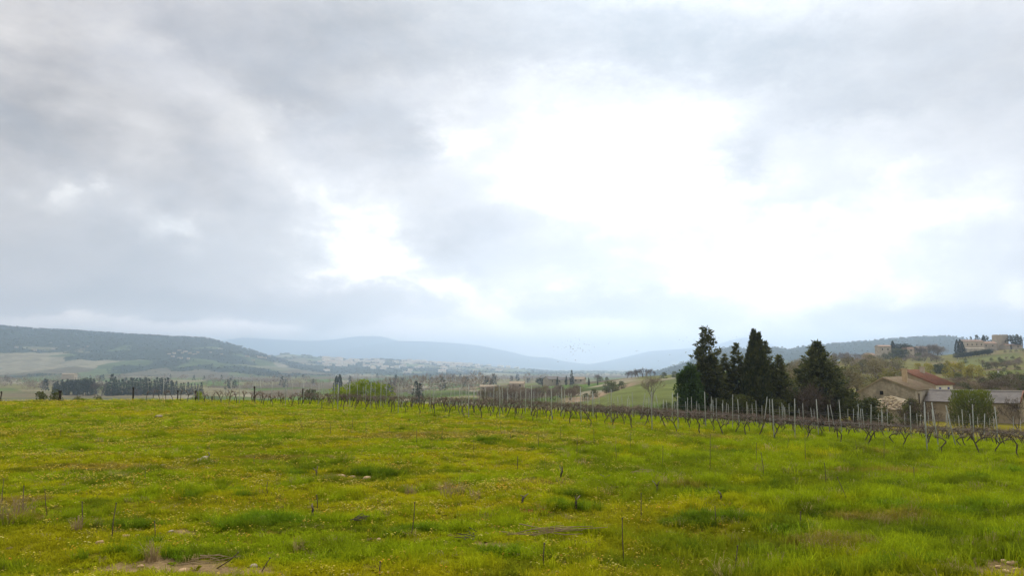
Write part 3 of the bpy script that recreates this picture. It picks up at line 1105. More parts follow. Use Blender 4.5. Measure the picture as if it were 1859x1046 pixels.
def far_tree(kind, name, px, depth, h=None, top=None, sx=1.0, rng=RNG):
    loc = on_ground(px, depth)
    if h is None:
        h = max(2.0, P(px, top, depth)[2] - loc[2])
    return plant(name, KINDS[kind + str(int(rng.integers(4)))], (loc[0], loc[1], loc[2] - 0.15), h, sx, rng.uniform(0, 6.28))


def valley_trees():
    rng = np.random.default_rng(30)
    # the dark row of conifers on the flat
    row = []
    for px in np.concatenate([np.arange(99, 168, 4.6), np.arange(190, 312, 5.2), np.arange(314, 372, 6.5)]):
        px = px + rng.uniform(-1.5, 1.5)
        top = np.interp(px, [95, 110, 135, 165, 195, 203, 215, 250, 300, 312, 370], [697, 688, 689, 688, 690, 681, 690, 688, 687, 690, 694]) + rng.uniform(-3.0, 5.0)
        row.append(far_tree('fir' if px > 165 else ('fir' if rng.random() < 0.6 else 'pine'), 'conifer_tree', px, 850 + rng.uniform(-14, 14), top=top, sx=rng.uniform(0.85, 1.15), rng=rng))
    label_from_left(row, 'dark conifer, {} from the left in the row on the valley flat', 'tree', 'row of dark conifers on the valley flat')
    few = [far_tree('bare', 'bare_tree', px, 838 + rng.uniform(-8, 8), top=692, sx=1.0, rng=rng) for px in (172, 178, 185)]
    few += [far_tree('bare', 'bare_tree', px, 800, top=703, sx=1.2, rng=rng) for px in (240, 278)]
    label_from_left(few, 'leafless tree, {} from the left along the dark conifer row', 'tree', 'leafless trees along the conifer row')
    # trees standing about on the plain, middle distance
    mid = []
    for px, top, d, kind, nm, sx in ((610, 683, 700, 'cyp', 'poplar_tree', 1.0), (616, 680, 720, 'cyp', 'poplar_tree', 1.0), (565, 704, 260, 'green', 'green_tree', 1.2),
                                     (755, 692, 400, 'fir', 'conifer_tree', 1.2), (762, 697, 410, 'fir', 'conifer_tree', 1.2), (716, 687, 900, 'cyp', 'cypress_tree', 0.9),
                                     (709, 690, 900, 'cyp', 'cypress_tree', 0.9), (890, 689, 700, 'cyp', 'cypress_tree', 0.8),
                                     (1038, 672, 560, 'fir', 'conifer_tree', 0.8), (1012, 684, 555, 'cyp', 'cypress_tree', 0.8), (1028, 682, 560, 'cyp', 'cypress_tree', 0.7),
                                     (1069, 686, 480, 'cyp', 'cypress_tree', 0.8), (1085, 690, 470, 'cyp', 'cypress_tree', 0.8), (985, 685, 640, 'pine', 'pine_tree', 1.6), (995, 684, 640, 'pine', 'pine_tree', 1.4),
                                     (1082, 678, 640, 'bare', 'bare_tree', 1.1), (1090, 683, 620, 'green', 'green_tree', 1.4), (1102, 684, 610, 'green', 'green_tree', 1.2)):
        o = far_tree(kind, nm, px, d, top=top, sx=sx, rng=rng)
        mid.append(o)
    label_from_left(mid, 'single tree on the middle ground, {} from the left', 'tree', 'single trees of the middle ground')
    # leafless crowns on the low crest before the blue mountain
    crest = [far_tree('bare', 'bare_tree', px, 500 + rng.uniform(-15, 15), top=t, sx=1.15, rng=rng)
             for px, t in ((1138, 673), (1146, 671), (1153, 671), (1160, 668), (1167, 666), (1173, 667), (1181, 668), (1187, 672))]
    label_from_left(crest, 'leafless tree, {} from the left in the clump on the low crest', 'tree', 'leafless trees on the low crest')
    hedge = [far_tree('green', 'bush', px, d, h=hh, sx=1.3, rng=rng) for px, d, hh in
             ((1064, 245, 2.6), (1078, 258, 3.2), (1105, 280, 4.6), (1112, 283, 4.2), (1128, 300, 3.4), (1205, 430, 4), (1225, 440, 4), (1240, 400, 3))]
    label_from_left(hedge, 'rounded dark bush, {} from the left along the green field edge', 'bush', 'bushes along the green field')
    # thicket before the green field and along the lower edge of the vineyard
    th = []
    for i in range(46):
        px = rng.uniform(1010, 1235)
        d = rng.uniform(118, 150)
        th.append(far_tree('brush' if rng.random() < 0.75 else 'green', 'thicket_shrub', px, d, h=rng.uniform(1.4, 2.6), sx=1.3, rng=rng))
    label_from_left(th, 'low brown thicket shrub, {} from the left below the green field', 'shrub', 'thicket below the vineyard')
    # brown leafless wood in front of the far farm
    wood = []
    for i in range(64):
        px = rng.uniform(868, 1052)
        d = rng.uniform(250, 430)
        top = np.interp(px, [868, 900, 960, 1052], [706, 694, 700, 698]) + rng.uniform(-3, 9)
        z = on_ground(px, d)[2]
        h = float(np.clip(P(px, top, d)[2] - z, 3, 9))
        wood.append(far_tree('brush' if rng.random() < 0.8 else 'bud', 'bare_tree', px, d, h=h, sx=1.15, rng=rng))
    label_from_left(wood, 'leafless brown tree, {} from the left in the wood past the vineyard', 'tree', 'leafless wood past the vineyard')


valley_trees()


def hillside_trees():
    rng = np.random.default_rng(44)
    lime = [far_tree('lime', 'willow_tree', px, d, top=t, sx=sx, rng=rng) for px, t, d, sx in
            ((1667, 658, 300, 0.95), (1683, 657, 305, 0.7), (1690, 659, 300, 0.7), (1721, 653, 290, 0.7), (1733, 656, 285, 1.0), (1744, 655, 285, 0.9), (1765, 660, 270, 1.1), (1777, 662, 272, 1.0), (1756, 664, 270, 0.9))]
    label_from_left(lime, 'yellow-green willow, {} from the left on the slope above the red roof', 'tree', 'yellow-green willows above the farm')
    soft = [far_tree('green', 'green_tree', px, 330, top=t, sx=1.2, rng=rng) for px, t in ((1700, 660), (1708, 658), (1714, 660))]
    label_from_left(soft, 'soft green tree, {} from the left between the willows', 'tree', 'soft green trees between the willows')
    wood = []
    for i in range(150):
        px = rng.uniform(1430, 1870)
        if px < 1630:
            d = rng.uniform(150, 420)
            hh = rng.uniform(4.0, 8.0)
        elif px < 1780:
            d = rng.uniform(150, 235)
            hh = rng.uniform(1.8, 3.4)
        else:
            d = rng.choice([rng.uniform(150, 220), rng.uniform(360, 420)])
            hh = rng.uniform(2.5, 5.5)
        kind = rng.choice(['brush', 'bud', 'bud', 'olive']) if px < 1640 else rng.choice(['brush', 'brush', 'bud', 'green'])
        wood.append(far_tree(kind, 'slope_tree', px, d, h=hh, sx=1.25, rng=rng))
    label_from_left(wood, 'brownish tree, {} from the left on the slope behind the farm', 'tree', 'brownish trees on the slope behind the farm')
    up = []
    for px, t, d, kind, sx in ((1645, 646, 520, 'brush', 1.4), (1656, 642, 540, 'brush', 1.4), (1668, 640, 545, 'green', 1.4), (1678, 639, 540, 'brush', 1.5), (1690, 638, 540, 'brush', 1.4), (1700, 643, 530, 'brush', 1.4),
                               (1660, 625, 640, 'brush', 1.4), (1668, 622, 640, 'brush', 1.4), (1685, 624, 645, 'brush', 1.1), (1693, 622, 645, 'brush', 1.0), (1703, 621, 645, 'brush', 1.0), (1710, 626, 640, 'brush', 1.4), (1625, 631, 600, 'green', 1.5),
                               (1634, 632, 600, 'green', 1.4), (1643, 633, 600, 'green', 1.4), (1607, 641, 560, 'green', 1.4), (1597, 645, 540, 'olive', 1.5), (1616, 640, 560, 'green', 1.2), (1506, 640, 640, 'brush', 1.3), (1518, 638, 640, 'brush', 1.3), (1528, 637, 640, 'brush', 1.3),
                               (1541, 637, 640, 'brush', 1.2), (1556, 640, 640, 'brush', 1.3), (1566, 642, 640, 'brush', 1.2), (1800, 652, 470, 'green', 1.5), (1815, 655, 470, 'green', 1.6), (1826, 652, 470, 'brush', 1.6), (1838, 651, 470, 'green', 1.5),
                               (1753, 650, 470, 'green', 1.0), (1794, 641, 560, 'green', 1.2), (1845, 638, 560, 'olive', 1.6), (1856, 632, 560, 'olive', 1.6), (1835, 640, 560, 'olive', 1.6), (1825, 643, 560, 'olive', 1.5),
                               (1812, 672, 330, 'brush', 1.6), (1824, 673, 330, 'green', 1.5), (1848, 668, 340, 'green', 1.6)):
        up.append(far_tree(kind, 'hill_tree', px, d, top=t, sx=sx, rng=rng))
    label_from_left(up, 'tree on the village hill, {} from the left', 'tree', 'trees on the village hill')
    dark = []
    for px, t, d, kind, sx in ((1622, 619, 610, 'cyp', 1.1), (1629, 627, 615, 'pine', 1.4), (1636, 623, 620, 'pine', 1.5), (1642, 624, 620, 'pine', 1.5), (1738, 617, 630, 'cyp', 1.0), (1744, 616, 630, 'cyp', 1.0), (1748, 620, 630, 'cyp', 1.0),
                               (1775, 608, 665, 'fir', 1.1), (1787, 609, 665, 'cyp', 1.1), (1791, 611, 665, 'pine', 0.9), (1764, 611, 665, 'fir', 0.7), (1836, 626, 630, 'cyp', 0.9), (1843, 607, 640, 'pine', 1.0), (1848, 607, 640, 'fir', 1.2), (1855, 609, 640, 'cyp', 0.6)):
        dark.append(far_tree(kind, 'dark_evergreen', px, d, top=t, sx=sx, rng=rng))
    label_from_left(dark, 'dark evergreen on the village skyline, {} from the left', 'tree', 'dark evergreens on the village skyline')
    hed = [far_tree('pine', 'hedge_bush', px, 545, h=4.5, sx=1.5, rng=rng) for px in np.arange(1738, 1800, 5)]
    label_from_left(hed, 'dark hedge bush, {} from the left below the castle', 'bush', 'dark hedge below the castle')


hillside_trees()


# ---- woods so far off that they read as one mass
def far_woods():
    rng = np.random.default_rng(60)
    # leafless woods along the river flat
    P0, D, L, W, mi = [], [], [], [], []
    n = 0
    bands = [(-150, 1010, 1050, 1500, 300), (-150, 860, 1500, 2300, 420), (380, 900, 900, 1150, 90), (640, 900, 560, 760, 60), (0, 90, 950, 1200, 40)]
    for p0, p1, d0, d1, cnt in bands:
        for i in range(cnt):
            px, d = rng.uniform(p0, p1), rng.uniform(d0, d1)
            if fbm(np.array([px / 60]), np.array([d / 130]), 12, 3)[0] < 0.42:
                continue
            x, y, z = on_ground(px, d)
            h = rng.uniform(7, 15)
            k = 70
            dark = rng.random() < 0.10
            v = unit(k, rng)
            if dark:
                zz = rng.random(k)
                c = np.stack([v[:, 0] * h * 0.22 * (1.05 - zz), v[:, 1] * h * 0.22 * (1.05 - zz), zz * h * 0.95], 1) + (x, y, z)
                w = 0.11
            else:
                c = np.stack([v[:, 0] * h * 0.36, v[:, 1] * h * 0.36, h * 0.58 + v[:, 2] * h * 0.36], 1) * np.array([1, 1, 1]) + (x, y, z)
                w = 0.035
            P0.append(c); D.append(v + np.array([0, 0, 0.8])); L.append(np.full(k, h * 0.26)); W.append(np.full(k, h * w)); mi += [1 if dark else 0] * k
            n += 1
    me = kite_mesh('river_woods', np.concatenate(P0), np.concatenate(D), np.concatenate(L), np.concatenate(W), [M_TWIGGREY, M_FARFIR], mi, rng=rng)
    tag(link('river_woodland', me), 'grey-brown leafless woods along the valley floor', None, None, 'stuff')
    # trees on the blue hills: small lumps that break the ridge and the patches
    for nm, H, cnt, lab, fn in (('ridge_forest', H_LEFT, 6500, 'blue-grey forest covering the long ridge', 0.0), ('town_forest', H_TOWN, 3600, 'dark copses among the far fields and town', 0.0),
                            ('opposite_forest', H_RIGHT, 3000, 'blue-grey forest covering the wooded hill behind the grove', 0.0)):
        X, Y, Z, Wt = H
        nr, nc = X.shape
        ri = rng.integers(2, int(np.argmax(Wt[:, 0] >= 1)) + 1, cnt * 3)
        bias = rng.random(cnt * 3) < 0.22
        ri[bias] = int(np.argmax(Wt[:, 0] >= 1))
        ci = rng.integers(1, nc - 1, cnt * 3)
        x, y, z = X[ri, ci], Y[ri, ci], Z[ri, ci]
        cell = {'ridge_forest': 330, 'town_forest': 300, 'opposite_forest': 260}[nm]
        seed = {'ridge_forest': 3, 'town_forest': 9, 'opposite_forest': 8}[nm]
        a = fbm(x / cell, y / (cell * 1.6), seed, 4, 0.6)
        lo, hi = {'ridge_forest': (0.40, 0.85), 'town_forest': (0.60, 0.50), 'opposite_forest': (0.52, 0.9)}[nm]
        ok = np.where(a < lo + (hi - lo) * np.clip(Wt[ri, ci], 0, 1) + 0.01)[0][:cnt]
        x, y, z = x[ok] + rng.normal(size=len(ok)) * 8, y[ok], z[ok]
        s = rng.uniform(3.0, 6.5, len(ok)) * np.hypot(x, y) / 4200
        k = 5
        V = unit(len(ok) * k, rng).reshape(len(ok), k, 3)
        P1 = np.stack([x, y, z], 1)[:, None, :] + V * s[:, None, None] * np.array([0.7, 0.7, 0.35]) + np.array([0, 0, 0.25]) * s[:, None, None]
        P1 = P1.reshape(-1, 3)
        Dd = np.tile(np.array([0, 0, 1.0]), (len(P1), 1)) + rng.normal(size=(len(P1), 3)) * 0.4
        me = kite_mesh(nm, P1 - np.array([0, 0, 1.5]), Dd, np.repeat(s, k) * 1.2, np.repeat(s, k) * 1.0, [M_FARFIR], rng=rng)
        tag(link(nm, me), lab, None, None, 'stuff')


far_woods()

# ------------------------------------------------------------------ buildings
M_STONE = mat_noise('field_stone', (0.27, 0.23, 0.175), (0.42, 0.36, 0.27), 2.2, (0.21, 0.18, 0.135), 0.45, bumps=0.5)
M_PLASTER = mat_noise('old_plaster', (0.45, 0.37, 0.26), (0.34, 0.275, 0.19), 0.9, (0.25, 0.20, 0.14), 0.28, bumps=0.2)
M_PLASTERPALE = mat_noise('pale_plaster', (0.52, 0.46, 0.36), (0.44, 0.38, 0.28), 0.9, (0.36, 0.30, 0.22), 0.5)
M_WHITE = mat_noise('whitewash', (0.74, 0.72, 0.66), (0.66, 0.63, 0.57), 1.2)
M_REDTILE = mat_noise('red_roof_tile', (0.27, 0.12, 0.075), (0.20, 0.095, 0.06), 3.0, (0.18, 0.11, 0.075), 0.8, bumps=0.5)
M_OLDTILE = mat_noise('old_roof_tile', (0.36, 0.275, 0.19), (0.27, 0.21, 0.145), 3.0, (0.30, 0.255, 0.16), 0.7, bumps=0.5)
M_GREYROOF = mat_noise('grey_sheet_roof', (0.16, 0.145, 0.135), (0.12, 0.108, 0.10), 2.0, (0.10, 0.09, 0.085), 0.5)
M_RIDGE = mat_noise('pale_ridge_cap', (0.55, 0.52, 0.47), (0.46, 0.43, 0.39), 2.0)
M_DARK = mat_noise('dark_opening', (0.012, 0.011, 0.010), (0.02, 0.018, 0.016), 2.0)
M_BLUE = mat_noise('blue_shutter', (0.09, 0.10, 0.30), (0.11, 0.12, 0.34), 3.0)
M_ROOFSTONE = mat_noise('pale_roof_stone', (0.46, 0.375, 0.24), (0.34, 0.275, 0.175), 3.0, rand=0.35)
M_FARTILE = mat_noise('far_roof_tile', (0.30, 0.19, 0.13), (0.24, 0.17, 0.12), 0.5, rand=0.2)
M_FARWALL = mat_noise('far_wall', (0.50, 0.42, 0.31), (0.40, 0.33, 0.24), 0.3, rand=0.15)
M_TOWN = mat_noise('town_wall', (0.85, 0.78, 0.66), (0.78, 0.70, 0.56), 0.1, rand=0.15)  # pale walls, brightened further: sunlight on the town put into their colour
M_TOWNROOF = mat_noise('town_roof', (0.48, 0.34, 0.24), (0.55, 0.44, 0.34), 0.1, rand=0.2)


def slab(g, pts, th, mat=0):
    """a flat polygon given thickness downwards"""
    n = len(pts)
    a = [Vector(p) for p in pts]
    nr = (a[1] - a[0]).cross(a[2] - a[0]).normalized()
    if nr.z < 0:
        nr = -nr
        a = a[::-1]
    b = [p - nr * th for p in a]
    g.face(a, mat)
    g.face(b[::-1], mat)
    for i in range(n):
        j = (i + 1) % n
        g.face([a[j], a[i], b[i], b[j]], mat)


def house(name, x, y, rz, zg, L, w, eR, eL, apex, af, mw, mr, over=0.3, th=0.14, side=None, depth_below=1.5):
    """gabled building: local X along the ridge, local Y across; the facade Y=0 is first.
    eR / eL eave heights, apex height (all above zg), af = place of the apex across the gable"""
    o = empty(name, (x, y, zg), rz)
    g = G()
    ya = w * af
    sec = [(0, -depth_below), (0, eR)]
    if 0.001 < af < 0.999:
        sec += [(ya, apex)]
    sec += [(w, eL), (w, -depth_below)]
    g.face([(0, a, b) for a, b in sec], 0)
    g.face([(L, a, b) for a, b in reversed(sec)], 0)
    for i in range(len(sec) - 1):
        (a0, b0), (a1, b1) = sec[i], sec[i + 1]
        m = 1 if (side and i == 0) else 0
        g.face([(0, a1, b1), (0, a0, b0), (L, a0, b0), (L, a1, b1)], m)
    g.build('wall', [mw, side or mw], o)
    r = G()
    up = 0.02 + th
    if af > 0.001:
        sl = (apex - eR) / max(ya, 1e-6)
        slab(r, [(-over, -over, eR - over * sl + up), (L + over, -over, eR - over * sl + up), (L + over, ya + (over if af > 0.999 else 0), apex + up + (over * sl if af > 0.999 else 0)),
                 (-over, ya + (over if af > 0.999 else 0), apex + up + (over * sl if af > 0.999 else 0))], th)
    if af < 0.999:
        sl = (apex - eL) / (w - ya)
        slab(r, [(-over, ya + 0.002, apex + up), (L + over, ya + 0.002, apex + up), (L + over, w + over, eL - over * sl + up), (-over, w + over, eL - over * sl + up)], th)
    roof = r.build('roof', mr, o)
    return o, roof


def opening(o, wall, u, z, bw, bh, mat=None, frame=None, shutters=None, arch=False, name='window'):
    """a window or door on the facade Y=0 ('f') or gable X=0 ('g'); u along it"""
    def pt(a, d, b):
        return (a, -d, b) if wall == 'f' else (-d, a, b)

    def bx(g, a, d0, d1, b, sw, sh, mt=0):
        c = pt(a, (d0 + d1) / 2, b)
        sz = (sw, abs(d1 - d0), sh) if wall == 'f' else (abs(d1 - d0), sw, sh)
        g.box(c, sz, mt)

    g = G()
    if arch:
        pts = [(-bw / 2, -bh / 2)] + [(bw / 2 * math.cos(t), bh / 2 - bw / 2 + bw / 2 * math.sin(t)) for t in np.linspace(math.pi, 0, 9)] + [(bw / 2, -bh / 2)]
        g.face([pt(u + a, 0.015, z + b) for a, b in pts])
        if wall == 'g':
            g.f[-1] = tuple(reversed(g.f[-1]))
        for i in range(len(pts) - 1):
            (a0, b0), (a1, b1) = pts[i], pts[i + 1]
            g.face([pt(u + a0, 0.0, z + b0), pt(u + a1, 0.0, z + b1), pt(u + a1, 0.015, z + b1), pt(u + a0, 0.015, z + b0)])
    else:
        bx(g, u, 0.003, 0.02, z, bw, bh)
    wd = g.build(name, mat or M_DARK, o)
    if frame:
        f = G()
        t = 0.09
        bx(f, u - bw / 2 - t / 2, 0.003, 0.06, z, t, bh + 2 * t)
        bx(f, u + bw / 2 + t / 2, 0.003, 0.06, z, t, bh + 2 * t)
        bx(f, u, 0.003, 0.06, z + bh / 2 + t / 2, bw - 0.004, t)
        bx(f, u, 0.003, 0.09, z - bh / 2 - t / 2, bw - 0.004, t)
        f.build('frame', frame, wd)
    if shutters:
        for s in (-1, 1):
            f = G()
            bx(f, u + s * (bw / 2 + 0.09 + bw / 4), 0.003, 0.05, z, bw / 2, bh)
            f.build('shutter', shutters, wd)
    return wd


def farm():
    rng = np.random.default_rng(7)
    # big stone house with its gable towards the vineyard
    zg = -5.6
    h = lambda v: v - zg
    o, roof = house('stone_farmhouse', 59.4, 110, math.atan2(0.75, 0.66), zg, 11.0, 8.3, h(-0.76), h(-1.35), h(0.98), 0.52, M_STONE, M_OLDTILE, 0.22, 0.16, side=M_PLASTERPALE)
    tag(o, 'big grey stone farmhouse with its broad gable towards the vineyard', 'house')
    opening(o, 'f', 1.9, h(-2.0), 0.75, 1.5, M_DARK, M_PLASTERPALE)
    opening(o, 'f', 6.2, h(-2.0), 0.6, 1.0, M_DARK, M_PLASTERPALE)
    opening(o, 'g', 4.6, h(-1.2), 0.5, 0.6)
    opening(o, 'g', 2.2, h(-2.6), 0.7, 1.0, M_DARK, M_PLASTERPALE)
    rl = G()
    for i in range(22):                        # rolls of the canal tiles down the near slope
        xx = -0.15 + 11.3 * i / 21
        sl = (0.98 + 0.76) / (8.3 * 0.52)
        rl.tube([(xx, -0.2, h(-0.76) - 0.2 * sl + 0.19), (xx, 4.25, h(0.98) - 0.06 * sl + 0.19)], [0.085, 0.085], 5)
    rl.build('tile_rolls', M_OLDTILE, roof)['kind'] = 'stuff'
    # chimney stack on its roof
    c = G()
    c.box((4.2, 2.3, h(0.9)), (0.75, 0.62, 3.0), 0)
    c.box((4.2, 2.3, h(2.45)), (0.9, 0.76, 0.12), 0)
    c.build('chimney', mat_noise('chimney_render', (0.52, 0.40, 0.25), (0.44, 0.33, 0.20), 2.0), roof)
    # red tiled house behind
    zg2 = -5.6
    k = lambda v: v - zg2
    rz = math.atan2(0.6, 0.8)
    o2, roof2 = house('red_roofed_house', 69.3, 122, rz, zg2, 6.2, 5.1, k(-0.2), k(1.98), k(1.98), 1.0, M_PLASTER, M_REDTILE, 0.28, 0.16, side=M_WHITE)
    tag(o2, 'house with steep red tiled roof and white wall with blue shutters', 'house')
    for u in (1.5, 4.6):
        opening(o2, 'f', u, k(-1.25), 0.75, 1.25, M_BLUE, None, None)
    opening(o2, 'g', 3.7, k(0.2), 0.35, 0.35)
    c = G()
    c.box((4.5, 4.0, k(1.9)), (0.6, 0.6, 1.5), 0)
    c.box((4.5, 4.0, k(2.7)), (0.75, 0.75, 0.1), 0)
    c.build('chimney', M_PLASTERPALE, roof2)
    # tile rolls down the slope
    rl = G()
    n = 19
    for i in range(n):
        xx = -0.2 + 6.6 * i / (n - 1)
        sl = (1.98 + 0.2) / 5.1
        rl.tube([(xx, -0.26, k(-0.2) - 0.26 * sl + 0.2), (xx, 5.3, k(1.98) + 0.2 * sl + 0.2)], [0.075, 0.075], 5)
    t = rl.build('tile_rolls', M_REDTILE, roof2)
    t['kind'] = 'stuff'
    # long low barn
    p0, p1 = P(1681, 729, 112), P(1849, 734, 104.5)
    L = math.hypot(p1[0] - p0[0], p1[1] - p0[1])
    zb = -5.8
    e = p0[2] - zb
    ob, rb = house('long_barn', p0[0], p0[1], math.atan2(p1[1] - p0[1], p1[0] - p0[0]), zb, L, 7.0, e, e, e + 1.5, 0.55, M_PLASTER, M_GREYROOF, 0.25, 0.12)
    tag(ob, 'long low tan barn with grey roof at the vineyard foot', 'barn')
    c = G()
    c.box((L / 2, 7 * 0.55, e + 1.66), (L + 0.5, 0.34, 0.14))
    c.build('ridge_cap', M_RIDGE, rb)
    ee = G()
    ee.box((L / 2, -0.29, e - 0.02), (L + 0.4, 0.10, 0.12))
    ee.build('gutter', M_BARK, rb)
    gd = G()
    gd.tube([(L + 0.27, -0.25, e + 0.12), (L + 0.27, 3.85, e + 1.7), (L + 0.27, 7.25, e + 0.12)], [0.09, 0.09, 0.09], 6)
    gd.build('verge_tiles', M_REDTILE, rb)
    # ruined shed: sagging roof of loose pale stones
    q0, q1 = P(1602, 735, 103), P(1652, 735, 101)
    zs = -5.7
    oo = empty('ruined_shed', (q0[0], q0[1], zs), math.atan2(q1[1] - q0[1], q1[0] - q0[0]))
    tag(oo, 'ruined stone shed with a roof of loose pale stones', 'shed')
    Lx = 4.1
    wz = 2.7
    g = G()
    xs = np.linspace(-1.3, Lx, 14)
    tops = wz + rng.uniform(-0.12, 0.14, 14)
    tops[-3:] -= (0.2, 0.5, 0.8)
    for yy, flip in ((0.0, False), (0.45, True)):
        for i in range(13):
            f = [(xs[i], yy, -1.5), (xs[i + 1], yy, -1.5), (xs[i + 1], yy, tops[i + 1]), (xs[i], yy, tops[i])]
            g.face(f[::-1] if flip else f)
    for i in range(13):
        g.face([(xs[i], 0, tops[i]), (xs[i + 1], 0, tops[i + 1]), (xs[i + 1], 0.45, tops[i + 1]), (xs[i], 0.45, tops[i])])
    g.box((-1.32, 2.2, 0.6), (0.4, 4.0, 4.2))
    g.box((Lx + 0.02, 2.2, 0.1), (0.4, 4.0, 3.2))
    g.build('wall', M_PLASTERPALE, oo)
    opening(oo, 'f', 0.5, 2.0, 0.5, 0.55)
    opening(oo, 'f', 0.6, 0.75, 0.55, 0.6)
    opening(oo, 'f', 2.9, 0.4, 1.7, 1.9, arch=True, name='archway')
    r = G()
    slab(r, [(-1.5, -0.15, wz + 0.02), (Lx + 0.1, -0.15, wz - 0.25), (Lx - 0.9, 3.4, wz + 1.0), (0.7, 3.9, wz + 1.62), (-1.5, 3.4, wz + 0.75)], 0.12)
    rf = r.build('roof', M_OLDTILE, oo)
    # loose stones, each a piece of its own
    base = []
    for v in range(4):
        bm = bmesh.new()
        bmesh.ops.create_icosphere(bm, subdivisions=1, radius=0.5)
        for vv in bm.verts:
            vv.co = Vector((vv.co.x * rng.uniform(0.8, 1.15), vv.co.y * rng.uniform(0.8, 1.15), vv.co.z * rng.uniform(0.35, 0.55)))
        me = bpy.data.meshes.new('roof_stone')
        bm.to_mesh(me)
        bm.free()
        me.materials.append(M_ROOFSTONE)
        base.append(me)
    for row in range(8):
        v = row / 7.0
        for cidx in range(13):
            u = (cidx + 0.5 * (row % 2) + rng.uniform(-0.25, 0.25)) / 13.0
            if rng.random() < 0.08:
                continue
            xx = -1.4 + u * (Lx + 1.4) + (0.0 if v < 0.5 else (v - 0.5) * (0.4 - u) * 2.2)
            yy = -0.1 + v * 3.6
            zz = wz + 0.06 + v * (1.55 - abs(u - 0.35) * 1.5 * v) - 0.22 * u + rng.uniform(-0.03, 0.09)
            st = link('roof_stone', base[int(rng.integers(4))], rf)
            st.location = (xx, yy, zz)
            st.rotation_euler = (rng.uniform(0.1, 0.6), rng.uniform(-0.3, 0.3), rng.uniform(-0.5, 0.5))
            st.scale = (rng.uniform(0.4, 0.65), rng.uniform(0.35, 0.55), rng.uniform(0.4, 0.7))
    # utility pole on the slope
    g = G()
    x, y, z = on_ground(1814, 190)
    pz = P(1814, 674, 190)[2] - z
    o = empty('utility_pole', (x, y, z))
    g.tube([(0, 0, -0.3), (0, 0, pz)], [0.22, 0.15], 8)
    g.build('pole', M_RIDGE, o)
    g = G()
    g.box((0, 0, pz - 0.3), (1.0, 0.1, 0.1))
    g.build('crossarm', M_BARK, o)
    tag(o, 'pale utility pole on the brown slope above the barn', 'pole')


farm()


def far_house(name, px, base_y, depth, L, w, eh, rh, rz, mw, mr, label, cat='house', group=None, wins=0, scale_at=1.0):
    if depth is None:                       # stand it where the land is seen at this row
        for depth in np.geomspace(1800, 220, 200):
            q = on_ground(px, depth)
            if to_px(*q)[1] >= base_y:
                break
        k = depth / scale_at
        L, w, eh, rh = L * k, w * k, eh * k, rh * k
    x, y, z = on_ground(px, depth)
    if base_y is not None:
        z = P(px, base_y, depth)[2]
    ca, sa = math.cos(rz), math.sin(rz)
    ox, oy = x - ca * L / 2, y - sa * L / 2
    o, roof = house(name, ox, oy, rz, z, L, w, eh, eh, eh + rh, 0.5, mw, mr, 0.35, 0.2, depth_below=6)
    tag(o, label, cat, group)
    for i in range(wins):
        u = L * (i + 0.6) / (wins + 0.2)
        opening(o, 'f', u, eh * 0.62, 0.9, 1.3)
    return o


